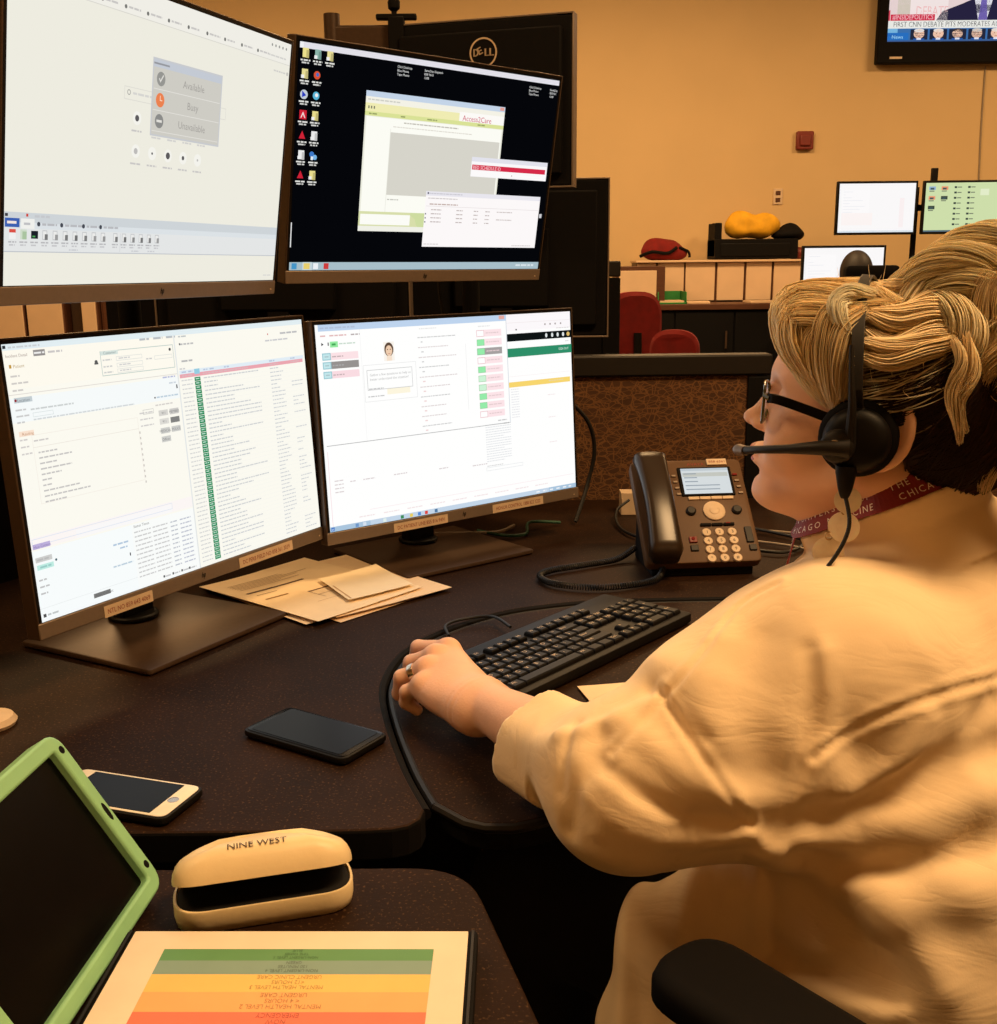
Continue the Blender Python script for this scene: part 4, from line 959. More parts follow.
for (c,h),ls in zip(bands,lines):
    br(tx0,y-h,tx1,y,c,.0178)
    for i,tt in enumerate(ls):
        if not tt: continue
        g.col=lin(tuple(int(q*.76) for q in c)); T0=g.T.copy()
        g.T=Matrix(((-1,0,0,.0),(0,0,-1,y-h*(.14+.27*i)),(0,1,0,.018),(0,0,0,1))) 
        g.T=Matrix(((-1,0,0,-.002),(0,0,-1,y-h*(.12+.27*i)),(0,1,0,.0180),(0,0,0,1)))
        vs,fs=text_geo(tt); mx=max(v[0] for v in vs); k=h*.30
        g.T=Matrix(); g.add([(-( (vx-mx/2)*k*.78)+.002, y-h*(.06+.29*i)-vy*k, .0180) for vx,vy in vs],fs)
    y-=h
g.build('chart_page','print',bd)
for s in (-1,1):
    g=MB(); g.box((s*(BW/2-.0035),0,.0175),(.002,BH-.004,.001)); g.build('sleeve_edge','darkgrey',bd)

# ------------------------------------------------------------ tablet in green case
A=Vector((-.363,.813,.862)); B=Vector((-.285,.806,.737))
zx=(A-B).normalized(); xx=Vector((-.03,-.9995,0)); xx=(xx-zx*xx.dot(zx)).normalized(); ny=zx.cross(xx)  # local: X along bottom edge toward camera, Z up slope, Y = Z x X -> into?
TBL,TBH=.226,(A-B).length
tb=thing('tablet','tablet in pale green rubber case leaning on its long edge at lower left','tablet',(B.x,B.y,DZ+.001))
n_out=xx.cross(zx)  # candidates
if n_out.x<0: n_out=-n_out
Y_=-n_out
TT=Matrix(((xx.x,Y_.x,zx.x,0),(xx.y,Y_.y,zx.y,0),(xx.z,Y_.z,zx.z,.006),(0,0,0,1)))
TB=Matrix.Translation((B-Vector((B.x,B.y,DZ+.001)))) @ TT
TB=TT
def ring_prism(g, outer, inner, y0, y1):
    n=len(outer); vs=[(x,y0,z) for x,z in outer]+[(x,y0,z) for x,z in inner]+[(x,y1,z) for x,z in outer]+[(x,y1,z) for x,z in inner]; fs=[]
    for k in range(n):
        j=(k+1)%n; fs+=[(k,j,n+j,n+k),(2*n+k,3*n+k,3*n+j,2*n+j),(k,2*n+k,2*n+j,j),(n+k,n+j,3*n+j,3*n+k)]
    g.add(vs,fs)
def rr(x0,z0,x1,z1,r): return [(x,z) for x,z in rounded([(x0,z0),(x1,z0),(x1,z1),(x0,z1)],r,6)]
g=MB(); g.T=TB
outer=rr(-.004,-.002,TBL,TBH+.004,.018); inner=rr(.011,.011,TBL-.013,TBH-.010,.004)
ring_prism(g,outer,inner,-.009,.010)
g.build('case_frame','green',tb,bevel=.0025,bseg=3)
g=MB(); g.T=TB; o_=rr(-.002,.0,TBL-.002,TBH+.002,.017); g.add([(x,.004,z) for x,z in o_]+[(x,.011,z) for x,z in o_],[tuple(range(len(o_)))[::-1],tuple(range(len(o_),2*len(o_)))]+[(k,(k+1)%len(o_),len(o_)+(k+1)%len(o_),len(o_)+k) for k in range(len(o_))]); g.build('case_back','green',tb)
g=MB(); g.T=TB; g.box((TBL/2-.001,.0,TBH/2),(TBL-.022,.003,TBH-.018)); g.build('display','offglass',tb)
for (x,z,rx,rz_) in ((.0035,TBH-.012,.0034,.0034),(.0035,TBH*.5,.0028,.0085),(.0035,.020,.0034,.0034)):
    g=MB(); g.T=TB; n=18; g.add([(x+rx*math.cos(2*PI*k/n),-.00915,z+rz_*math.sin(2*PI*k/n)) for k in range(n)]+[(x+rx*math.cos(2*PI*k/n),-.004,z+rz_*math.sin(2*PI*k/n)) for k in range(n)],[tuple(range(n))]+[(k,(k+1)%n,n+(k+1)%n,n+k) for k in range(n)]); g.build('port_hole','matte',tb)
g=MB(); g.T=TB; 
# kick stand leg behind the case
q=TB.inverted() @ Vector((-.135,-.11,-.0)); g=MB(); g.T=Matrix(); topp=TB @ Vector((.11,.012,TBH*.72))
for dx in (-.03,.03):
    g.tube([topp+Vector((0,dx,0)),Vector((topp.x-.045,topp.y+dx,.003))],.004,8)
g.box((topp.x-.045,topp.y,.003),(.008,.07,.004)); g.build('kick_stand','green',tb)

# tall dark wall side items at far left edge
b=MB(); b.tube([(0,0,.0),(0,0,.08),(0,0,.105)],[.030,.032,.033],24); o=b.build('paper_cup','cream',None,smooth=True); o.location=(-.683,1.345,DZ); tag(o,'cream paper cup just showing at the far left edge beside the lower left monitor','cup')
b=MB(); b.lathe([(.028,0),(.03,.004),(.026,.010),(.012,.013)],(0,0,0),24); o=b.build('tape_roll','cream',None,smooth=True); o.location=(-.575,1.150,DZ); tag(o,'small flat cream puck on the desk at the left edge above the tablet','puck')
# ------------------------------------------------------------ far side of the room
tv=thing('television','large black wall-mounted television showing a news debate banner','television',(2.755,8.495,2.61))
TW,TH=1.42,.86
g=MB(); g.box((TW/2,-.06,TH/2),(TW,.07,TH)); g.build('housing','matte',tv,bevel=.008)
g=MB(); g.box((TW/2,-.012,TH/2),(.5,.024,.4)); g.build('wall_bracket','matte',tv)
ui=UI(Matrix.Translation((.065+.64,-.096,.125+.36)),1.28,.72)
ui.rect(0,0,1260,700,(226,206,206)); 
ui.rect(0,0,1260,560,(236,214,210)); ui.rect(60,300,150,560,(206,196,180)); ui.rect(150,420,420,560,(240,226,224)); ui.text('DEBATE',190,530,70,(236,170,170),w=230)
# man in dark suit, purple tie
ui.poly([(340,560),(380,500),(520,450),(640,400),(760,400),(900,470),(960,560)],(38,34,62)); ui.poly([(600,400),(740,400),(700,560),(640,560)],(238,236,244)); ui.poly([(655,410),(690,410),(705,560),(640,560)],(110,96,170)); ui.disc(670,320,80,(206,160,140),ry=100)
ui.rect(0,490,10,640,(206,60,80)); ui.rect(14,518,330,560,(206,48,74)); ui.text('#INSIDEPOLITICS',28,552,34,(250,206,214),w=290)
ui.rect(0,560,1260,612,(232,232,226)); ui.text('FIRST CNN DEBATE PITS MODERATES AGAINST PROGRESSIVES',36,602,38,(60,60,66),w=1150)
ui.rect(0,612,1260,690,(60,110,170)); ui.rect(0,612,70,690,(120,180,220)); ui.rect(4,652,66,684,(20,70,160)); ui.text('New!',10,676,22,(150,210,240)); ui.rect(0,640,150,690,(40,110,190)); ui.text('News',30,680,26,(160,214,240)); ui.rect(0,690,1260,700,(60,90,140)); ui.rect(880,690,1180,700,(230,90,90))
for i in range(8):
    x=225+i*138; ui.rect(x-62,618,x+62,688,(36,40,60)); ui.disc(x,648,38,(240,196,170),ry=32); ui.disc(x,626,36,((226,220,216),(230,226,220),(70,56,50),(200,196,190),(226,222,216),(90,60,40),(60,46,40),(120,90,60))[i],ry=12); ui.rect(x-16,676,x+16,688,(226,226,240)); ui.rect(x-40,680,x-16,690,(40,90,170)); ui.rect(x+16,680,x+40,690,(40,90,170)); ui.disc(x-12,646,3,(90,60,50)); ui.disc(x+12,646,3,(90,60,50)); ui.rect(x-10,664,x+10,667,(170,90,80))
ui.b.build('screen','screen',tv)
g=MB(); g.rect(.09,.030,.18,.045,.0965); g.build('logo','cream',tv)
g=MB(); g.rect(TW/2+.24,.035,TW/2+.28,.05,.0965); g.build('power_light','silver',tv)
cable('tv_cable','thin cord running down the wall below the television',[(3.58,8.492,2.60),(3.585,8.492,2.2),(3.60,8.492,1.8),(3.61,8.492,1.5)],.006,'cablew')
g=MB(); g.box((0,-.02,0),(.125,.04,.13)); g.box((0,-.045,.0),(.08,.02,.08)); o=g.build('fire_alarm','redplastic',None,bevel=.008); o.location=(2.285,8.5,2.095); tag(o,'small dull red fire alarm box on the far wall','alarm')
sw=thing('wall_socket','small cream double wall socket plate below the fire alarm','wall socket',(2.11,8.5,1.70))
g=MB(); g.box((0,-.004,0),(.07,.008,.115)); g.build('plate','cream',sw,bevel=.002)
for z in (-.025,.025):
    g=MB(); g.box((0,-.010,z),(.035,.006,.03)); g.build('outlet','brownlam',sw,bevel=.003)
# filing credenza and cream partition screen
cz=thing('credenza','long low dark credenza along the far wall with a brown top','credenza',(1.65,7.88,0))
g=MB(); g.box((0,0,.925),(1.7,.38,.04)); g.build('top','brownlam',cz,bevel=.004)
g=MB(); g.box((0,.01,.4625),(1.66,.34,.885)); g.build('body','matte',cz)
for i in range(4):
    g=MB(); g.box((-.62+i*.415,-.168,.47),(.40,.016,.84)); dd=g.build('door','matte',cz,bevel=.003)
    g=MB(); g.box((-.62+i*.415+.15,-.182,.7),(.012,.014,.12)); hh=g.build('handle','bronze',dd)
ps=thing('overhead_cabinet','row of cream panelled cupboards standing along the far wall','cupboard',(1.62,8.27,0))
g=MB(); g.box((0,.02,.615),(1.2,.3,1.23)); g.build('body','brownlam',ps)
g=MB(); g.box((.0,0,1.235),(1.22,.36,.016)); g.build('top','cab',ps,bevel=.003)
for i,(x0,x1) in enumerate(((-.60,-.46),(-.45,-.255),(-.25,-.03),(-.02,.18),(.19,.38),(.39,.59))):
    g=MB(); g.box(((x0+x1)/2,-.14,1.09),(x1-x0-.008,.02,.27)); g.build('door_panel','cab',ps,bevel=.003)
bx=thing('storage_box','open black storage shelf unit on the cupboards holding a yellow bag','box',(1.88,8.27,1.243))
g=MB(); g.box((0,0,.075),(.60,.3,.14)); g.box((-.275,.0,.14),(.05,.26,.24)); g.build('body','matte',bx,bevel=.006)
g=MB(); g.box((-.01,-.152,.07),(.5,.01,.09)); g.build('front_panel','black',bx,bevel=.004)
def blob(name,label,cat,loc,parts,mat,seed,amp=.012,h=.012,parent=None,group=None):
    rg=np.random.default_rng(seed); ph=rg.uniform(0,6,(3,3)); fq=rg.uniform(18,34,(3,3))
    def f(P):
        d=None
        for (c,r) in parts:
            e=sd_ell(P,c,r); d=e if d is None else smin(d,e,.03)
        w=sum(np.sin(P@fq[i]+ph[i][0]) for i in range(3))
        return d+amp*w/3
    lo=[min(c[i]-r[i] for c,r in parts)-.03 for i in range(3)]; hi=[max(c[i]+r[i] for c,r in parts)+.03 for i in range(3)]
    v,fc=sdf_mesh(f,lo,hi,h); o=np_obj(name,v,fc,mat,parent); 
    if label: o.location=loc; tag(o,label,cat,group)
    return o
yb=blob('tote_bag','yellow slouchy tote bag sitting on the black shelf unit','bag',(1.86,8.24,1.398),[((-.07,0,.095),(.12,.09,.095)),((.08,-.02,.085),(.12,.08,.085)),((0,0,.05),(.17,.09,.05))],'yellow',3,.012)
rb=thing('backpack','red backpack with black straps lying on the cream cupboards','bag',(1.21,8.25,1.243))
blob('body',None,None,None,[((0,0,.075),(.15,.1,.085)),((.05,-.02,.05),(.14,.08,.06))],'red',5,.01,parent=rb)
g=MB(); g.tube([(-.16,-.06,.03),(-.08,-.11,.06),(.03,-.115,.05),(.10,-.1,.09)],.012,8,smooth=6); g.tube([(.12,-.08,.09),(.19,-.06,.06),(.20,-.06,.02)],.010,8,smooth=6); g.build('strap','matte',rb,smooth=True)
blob('hat','dark crumpled hat on the black shelf unit, right of the yellow bag','hat',(2.13,8.25,1.390),[((0,0,.03),(.12,.1,.05)),((.02,0,.05),(.07,.06,.06))],'matte',8,.01)
blob('cloth_pouch','small dark red pouch at the right end of the black shelf unit','pouch',(2.2,8.2,1.245),[((0,0,.04),(.07,.05,.05))],'redplastic',9,.006)
g=MB(); g.box((0,0,.07),(.14,.3,.14)); o=g.build('support_box','matte',None,bevel=.006); o.location=(2.29,8.28,1.1); 
bpy.data.objects.remove(o)
t=thing('paper_tray','green desk tray on the far counter','tray',(1.22,7.86,.945))
g=MB(); g.box((0,0,.006),(.2,.26,.012)); 
for s in (-1,1): g.box((s*.097,0,.045),(.006,.26,.08))
g.box((0,.127,.045),(.2,.006,.08)); g.build('shell','greenbin',t,bevel=.003)
g=MB(); g.box((0,-.02,.018),(.17,.2,.012)); g.build('paper','cab',t)
def fstack(label,loc,w,rz,n=2,m='yellow'):
    g=MB()
    for i in range(n): g.box((random.uniform(-.01,.01),random.uniform(-.01,.01),.008+i*.016),(w,.22,.014),rz=random.uniform(-.1,.1))
    o=g.build('file_folder',m,None,bevel=.002); o.location=loc; o.rotation_euler.z=rz; tag(o,label,'folder')
fstack('pale yellow folder lying on the far counter left of the monitors',(1.88,7.84,.945),.26,.1,1,'cab')
fstack('greyish folder leaning open on the far counter beside the lower far monitor',(2.2,7.86,.945),.22,.7,2,'cab')
fstack('white papers stack on the far counter in front of the green tray',(1.42,7.84,.945),.16,-.1,1,'cab')
fb_=thing('box_file','cream open box file with dark side at the left end of the far counter','box',(1.00,7.88,.945))
g=MB(); g.box((0,0,.13),(.34,.26,.26)); g.build('body','brownlam',fb_,bevel=.004)
g=MB(); g.box((-.02,-.132,.13),(.26,.006,.2)); g.build('front','cab',fb_,bevel=.003)
# far desk with three monitors
fd=thing('far_desk','dark desk in the background carrying three monitors','desk',(2.75,7.3,0))
g=MB(); g.box((0,0,.745),(1.6,.75,.03)); g.build('desktop','desk',fd,bevel=.003)
g=MB(); g.box((0,.3,.37),(1.5,.03,.7)); g.build('back_panel','matte',fd)
for x in (-.78,.78):
    g=MB(); g.box((x,0,.365),(.03,.7,.73)); g.build('side_panel','matte',fd)
def far_monitor(label,xc,zc,yc,w,h,draw,z0,rz=0):
    t=thing('computer_monitor',label,'monitor',(xc,yc,z0),math.radians(rz),'monitors on the background desk'); zc-=z0
    g=MB(); g.box((0,.02,zc),(w,.03,h)); g.build('housing','black',t,bevel=.004)
    ui=UI(Matrix.Translation((0,.004,zc)),w-.03,h-.03); draw(ui,(w-.03)*1000,(h-.03)*1000); ui.b.build('screen','screen',t)
    if z0<.8:
        g=MB(); g.box((0,.05,(zc-h*.3)/2+.0),(.05,.025,zc-h*.3)); g.prism(rrect(.24,.2,.01),0,.012,.002); g.build('stand','black',t,bevel=.002)
    else:
        g=MB(); g.box((0,.045,zc),(.1,.02,.1)); g.build('mount_plate','black',t)
def d_white(u,w,h):
    u.rect(0,0,w,h,(250,248,248)); u.rect(0,h-12,w,h,(206,220,232)); u.rect(20,40,w*.4,h*.6,(252,250,250)); u.rect(20,h*.6,w*.45,h*.85,(252,244,242)); u.rect(w*.8,h*.3,w*.86,h*.9,(250,240,240))
    for i in range(8): u.rect(26,50+i*18,26+w*.3*random.random(),53+i*18,(236,236,240))
def d_green(u,w,h):
    u.rect(0,0,w,h,(206,222,170)); 
    for c in range(2):
        for r in range(8): u.rect(180+c*85,22+r*33,196+c*85,34+r*33,(50,60,60)); u.rect(200+c*85,25+r*33,226+c*85,31+r*33,(110,120,100))
    for c in range(2):
        for r in range(3-c):
            u.rect(20+c*78,22+r*60,62+c*78,44+r*60,[(150,180,210),(236,150,110),(60,70,60)][(r+c*1)%3]); u.rect(22+c*78,48+r*60,54+c*78,54+r*60,(110,120,100)); u.rect(28+c*78,30+r*60,52+c*78,42+r*60,(70,90,90))
    u.rect(345,40,400,80,(226,236,200)); u.rect(0,h-10,w,h,(90,110,120))
far_monitor('background monitor with a blank white screen, upper left of the three',2.46,1.558,7.32,.52,.335,d_white,1.45)
far_monitor('background monitor with a pale green desktop of icons, upper right of the three',3.03,1.558,7.32,.54,.335,d_green,1.45,-3)
far_monitor('background monitor below the other two, white screen partly behind a head',2.20,1.155,7.10,.53,.335,d_white,.76)
t=thing('monitor_arm','black pole mount between the two upper background monitors','monitor arm',(2.745,7.42,.76))
g=MB(); g.cyl((0,0,0),(0,0,.93),.018); g.lathe([(.09,0),(.09,.012),(.03,.02)]); g.build('pole','matte',t,smooth=True)
g=MB(); g.box((0,-.015,.80),(.55,.03,.04)); g.build('crossbar','matte',t,bevel=.004)
g=MB(); g.box((.09,-.05,1.0),(.04,.03,.09)); g.build('webcam','black',t,bevel=.004)
# person seated with back to us behind a black headrest
pn=thing('person','person with dark hair seated at the far desk, back to the camera','person',(2.06,6.42,0))
def pf(P):
    d=sd_ell(P,(0,0,1.16),(.078,.095,.115)); d=smin(d,sd_cap(P,(0,.0,1.08),(0,-.02,.95),.05),.03)
    d=smin(d,sd_ell(P,(0,0,.74),(.16,.11,.26)),.05); d=smin(d,sd_cap(P,(-.16,0,.92),(.16,0,.92),.06),.05)
    for s in (-1,1):
        d=smin(d,sd_cap(P,(s*.19,0,.9),(s*.22,.10,.68),.045),.03); d=smin(d,sd_cap(P,(s*.22,.10,.68),(s*.12,.28,.80),.035),.03)
        d=smin(d,sd_cap(P,(s*.09,0,.52),(s*.11,.42,.52),.075),.04); d=smin(d,sd_cap(P,(s*.11,.42,.50),(s*.11,.42,.08),.05),.03); d=smin(d,sd_cap(P,(s*.11,.42,.05),(s*.11,.56,.04),.035),.02)
    return d
v,f=sdf_mesh(pf,(-.4,-.25,-.02),(.4,.7,1.32),.015); np_obj('body',v,f,'skin',pn)
def ph_(P): return np.maximum(sd_ell(P,(0,-.008,1.165),(.09,.106,.122)), P[:,1]-.06-(P[:,2]-1.1)*.4)
v,f=sdf_mesh(ph_,(-.15,-.15,1.0),(.15,.15,1.32),.01); np_obj('hair',v,f,'haird',pn)
def pc_(P): 
    d=smin(sd_ell(P,(0,0,.74),(.175,.125,.27)),sd_cap(P,(-.165,0,.92),(.165,0,.92),.072),.05)
    for s in (-1,1): d=smin(d,sd_cap(P,(s*.19,0,.9),(s*.22,.10,.68),.057),.03)
    return d
v,f=sdf_mesh(pc_,(-.4,-.25,.4),(.4,.3,1.1),.015); np_obj('top','','matte',pn) if False else np_obj('top',v,f,'matte',pn)
def office_chair(label,loc,rz,backm,bw,bh,bz,head=False,seatm='matte',name='office_chair',group=None,arms=False,round_=.12):
    t=thing(name,label,'chair',loc,rz,group)
    g=MB()
    for k in range(5):
        a=2*PI*k/5+.3; g.tube([(0,0,.10),(.29*math.cos(a),.29*math.sin(a),.065)],[.03,.018],8)
    g.build('star_base','black',t,smooth=True)
    for k in range(5):
        a=2*PI*k/5+.3; g=MB(); g.lathe([(.026,-.02),(.026,.02)],(.29*math.cos(a),.29*math.sin(a),.03),14,axis=Matrix.Rotation(PI/2,3,'X')); g.build('caster','black',t,smooth=True)
    g=MB(); g.cyl((0,0,.1),(0,0,.42),.028); g.build('gas_column','black',t,smooth=True)
    g=MB(); g.prism(rrect(.50,.48,.09),.41,.485,.02); g.build('seat',seatm,t,smooth=True,angle=60)
    # backrest, back toward -Y
    g=MB(); pr_=rrect(bw,bh,round_,8); n=len(pr_); L=[(.0,.9),(.012,1),(.045,1),(.06,.9)]; vs=[];fs=[]
    for (yy,sc) in L:
        for (x,z) in pr_: vs.append((x*sc,-.26+yy-.02*(x/bw*2)**2*-1.5,bz+z*sc))
    for i in range(3):
        for k in range(n): fs.append((i*n+k,i*n+(k+1)%n,(i+1)*n+(k+1)%n,(i+1)*n+k))
    fs.append(tuple(range(n))); fs.append(tuple(3*n+k for k in range(n))[::-1]); g.add(vs,fs); g.build('backrest',backm,t,smooth=True,angle=50)
    g=MB(); g.tube([(0,-.12,.41),(0,-.28,.42),(0,-.29,.55),(0,-.275,bz)],[.025,.025,.022,.02],8,smooth=4); g.build('back_support','black',t,smooth=True)
    if head:
        g=MB(); g.prism([(x,y) for x,y in rrect(.30,.115,.03)],-.025,.025,.008); g.T=Matrix(); q=Matrix.Rotation(PI/2,4,'X'); vs=[q@Vector(v) for v in g.v]; g2=MB(); g2.add([(v.x,v.y-.25,v.z+head) for v in vs],g.f); g2.build('headrest','matte',t,smooth=True,angle=40)
        g=MB(); g.tube([(0,-.25,bz+bh/2-.03),(0,-.25,head)],.018,8); g.build('headrest_post','black',t)
    if arms:
        for s in (-1,1):
            g=MB(); g.tube([(s*.24,.0,.43),(s*.29,.0,.44),(s*.30,.0,.5),(s*.30,.0,.672)],.016,8,smooth=4); g.build('arm_post','black',t,smooth=True)
            g=MB(); g.prism([(x+s*.295,y+.015) for x,y in rrect(.085,.27,.04,8)],.672,.710,.012); g.build('armrest','matte',t,smooth=True,angle=60)
    return t
office_chair('black office chair with wide headrest in front of the lower background monitor',(2.06,6.40,0),0,'matte',.44,.46,.82,head=1.145)
office_chair('red office chair seen over the partition, taller one at left',(.63,5.75,0),.25,'red',.30,.40,.89,round_=.15,group=None)
office_chair('red office chair seen over the partition, lower one at right',(.85,5.1,0),-.3,'red',.22,.36,.76,round_=.12)
# cream cupboards at the far left
for i,(x0,x1,m,lab) in enumerate(((-3.62,-3.365,'cab','tall cream cupboard at the far left edge under the upper left monitor'),(-3.355,-3.085,'cab','tall cream cupboard, second from the left edge'),(-2.965,-2.845,'cab','narrow cream cupboard right of the brown pillar'))):
    t=thing('cupboard',lab,'cupboard',((x0+x1)/2,8.2,0)); w=x1-x0
    g=MB(); g.box((0,0,.7),(w-.004,.5,1.4)); g.build('body','brownlam',t,bevel=.003)
    g=MB(); g.box((0,-.26,.71),(w-.02,.02,1.36)); g.build('door','cab',t,bevel=.004)
    g=MB(); g.box((w/2-.05,-.28,.6),(.012,.02,.12)); g.build('handle','bronze',t)
g=MB(); g.box((0,0,.75),(.10,.3,1.5)); g.box((0,0,.04),(.11,.33,.08)); o=g.build('square_pillar','bronze',None,bevel=.008); o.location=(-3.025,8.2,0); tag(o,'brown square pillar between the cream cupboards at far left','pillar')
g=MB(); g.box((0,0,.72),(.13,.4,1.44)); g.box((0,-.205,.7),(.10,.01,1.3)); o=g.build('side_cabinet','brownlam',None,bevel=.006); o.location=(-2.775,8.2,0); tag(o,'slim brown cabinet at the right end of the cream cupboards','cabinet')
# ------------------------------------------------------------ the woman
A_=np.array
Fh=A_([-.91,.41,0.]); Fh/=np.linalg.norm(Fh)
def headframe(pitch):
    p=math.radians(pitch); f=Fh*math.cos(p)+A_([0,0,math.sin(p)]); l=A_([-Fh[1],Fh[0],0]); u=np.cross(f,l); return f,l,u
hf,hl,hu=headframe(7.)
HO=A_([.348,.992,1.080])          # midpoint between the ears
HR=np.stack([hf,hl,hu],1)         # columns: forward, left, up
def H2W(p): return HO+np.atleast_2d(p)@HR.T
def h2w(*p): return HO+HR@A_(p,float)
Fb=A_([-.80,.60,0.]); Lb=A_([-.60,-.80,0.]); Ub=A_([0,0,1.])
C7=A_([.440,1.015,.995]); NB=A_([.402,1.010,.962])
SL=A_([.268,.885,.895]); SRt=A_([.475,1.165,.915])
EL=A_([.100,.878,.793]); WR=A_([-.022,1.092,.776])
PEL=A_([.44,.93,.56]); CH=A_([.385,.985,.80])
RB=np.stack([Fb,Lb,Ub],1)
def faceq(q):     # overall face length
    q=q.copy(); z=q[:,2]; q[:,2]=np.where(z<0,z/.77,z); return q
def head_sdf(P):
    q=(P-HO)@HR; q=faceq(q); s=q.copy(); s[:,1]=np.abs(s[:,1])
    d=sd_ell(s,(-.008,0,.040),(.098,.075,.068))
    d=smin(d,sd_ell(s,(.045,0,-.005),(.052,.060,.075)),.03)          # face block
    d=smin(d,sd_ell(s,(.050,0,.046),(.046,.058,.042)),.02)          # forehead
    d=smin(d,sd_cap(s,(.005,.052,-.048),(.072,.018,-.094),.018,.017),.03)  # jaw line
    d=smin(d,sd_ell(s,(.083,0,-.098),(.018,.020,.017)),.018)          # chin
    d=smin(d,sd_ell(s,(.045,0,-.092),(.045,.036,.024)),.03)           # under chin fullness
    d=smin(d,sd_ell(s,(.066,.032,-.030),(.026,.024,.030)),.022)       # cheek
    d=smin(d,sd_ell(s,(.082,.0,-.060),(.020,.028,.024)),.018)         # muzzle
    d=smin(d,sd_cap(s,(.088,.010,.038),(.076,.038,.037),.009,.008),.014)  # brow
    d=smax(d,-sd_ell(s,(.100,.031,.019),(.018,.017,.012)),.014)       # eye socket
    d=smin(d,sd_ell(s,(.0755,.031,.019),(.0135,.0135,.0115)),.004)     # lids over the ball
    d=smin(d,sd_cap(s,(.092,0,.026),(.110,0,-.008),.0070,.0090),.012)  # nose bridge
    d=smin(d,sd_ell(s,(.1125,0,-.0115),(.0100,.0095,.0090)),.008)       # tip
    d=smin(d,sd_ell(s,(.101,.0125,-.016),(.011,.0062,.0075)),.007)    # wing
    d=smax(d,-sd_ell(s,(.105,.0065,-.0235),(.006,.0028,.004)),.003)
    d=smin(d,sd_ell(s,(.1015,.0,-.046),(.0095,.021,.0052)),.007)      # upper lip
    d=smin(d,sd_ell(s,(.0985,.0,-.0605),(.0100,.018,.0062)),.007)      # lower lip
    d=smax(d,-sd_ell(s,(.108,.0,-.0530),(.016,.022,.0012)),.003)
    d=smax(d,-sd_ell(s,(.106,.0,-.0745),(.010,.018,.004)),.010)
    # ears
    e=s-A_((-.013,.0765,.004)); ea=math.radians(-12); ex=e[:,0]*math.cos(ea)-e[:,2]*math.sin(ea); ez=e[:,0]*math.sin(ea)+e[:,2]*math.cos(ea); out=e[:,1]-.35*np.maximum(-ex,0)
    rr_=np.sqrt((ex/.0175)**2+(ez/.031)**2); rim=np.sqrt(((rr_-1)*.020)**2+(out-.003)**2)-.0042
    bowl=np.maximum((rr_-1)*.018,np.abs(out-.001)-.0028)
    ear=smin(rim,bowl,.004); lobe=sd_ell(np.stack([ex,out,ez],1),(.004,0.,-.028),(.009,.004,.010)); ear=smin(ear,lobe,.005)
    ear=smin(ear,sd_ell(np.stack([ex,out,ez],1),(.006,-.004,.0),(.010,.006,.02)),.005)
    d=smin(d,ear,.006)
    return d
K=dict(i=A_([-.060,1.209,.794]),m=A_([-.074,1.188,.794]),r=A_([-.083,1.164,.788]),p=A_([-.086,1.138,.778]))
FING=dict(i=[K['i'],A_([-.097,1.238,.785]),A_([-.104,1.246,.761]),A_([-.088,1.240,.745])],
          m=[K['m'],A_([-.103,1.203,.779]),A_([-.108,1.211,.755]),A_([-.091,1.207,.742])],
          r=[K['r'],A_([-.112,1.172,.773]),A_([-.116,1.180,.751]),A_([-.100,1.178,.741])],
          p=[K['p'],A_([-.104,1.146,.766]),A_([-.106,1.153,.751]),A_([-.094,1.152,.742])])
FR=dict(i=(.0100,.0090,.0082,.0072),m=(.0100,.0092,.0084,.0074),r=(.0098,.0088,.008,.0072),p=(.0092,.0080,.0073,.0066))
def hand_sdf(P):
    d=sd_cap(P,EL,WR+A_([0,0,0]),.044,.0235)
    w2=WR+A_([.012,.004,-.004]); w3=WR+A_([-.010,-.006,-.004])
    d=smin(d,sd_cap(P,w2,w3,.021),.02)
    for k in 'imrp':
        a=WR+(K[k]-K['m'])*.40+A_([0,0,-.002]); b=K[k]+A_([.004,-.004,-.006])
        d=smin(d,sd_cap(P,a,b,.0175,.0135),.016)
    d=smin(d,sd_ell(P,(WR+K['r'])/2+A_([.006,.006,-.014]),(.034,.034,.018)),.018)   # palm heel
    f=None
    for k in 'imrp':
        q=FING[k];r=FR[k]; e=None
        for j in range(3):
            c=sd_cap(P,q[j],q[j+1],r[j],r[j+1]); e=c if e is None else smin(e,c,.004)
        e=smin(e,sd_ell(P,q[0]+A_([0,0,.003]),(.011,.011,.009)),.008)
        f=e if f is None else smin(f,e,.0025)
    d=smin(d,f,.008)
    th=[WR+A_([.020,.030,-.010]),A_([-.015,1.165,.762]),A_([-.038,1.203,.750]),A_([-.062,1.217,.743])]
    t=smin(sd_cap(P,th[0],th[1],.017,.0135),smin(sd_cap(P,th[1],th[2],.012,.0098),sd_cap(P,th[2],th[3],.0098,.008),.004),.006)
    d=smin(d,t,.012)
    # tendons / wrist creases
    n=(WR-EL)/np.linalg.norm(WR-EL)
    for o_ in (-.006,.004): d=d+.0007*np.exp(-(((P-WR)@n-o_)/.0014)**2)
    return d
RH=[A_([.34,1.20,.80]),A_([.395,1.40,.775])]
def neck_sdf(P):
    nk=sd_cap(P,h2w(-.030,0,-.045),NB+A_([.012,-.006,-.03]),.054,.064); return smin(nk,sd_cap(P,h2w(.018,0,-.075),NB+Fb*.045+A_([0,0,-.03]),.036,.040),.03)
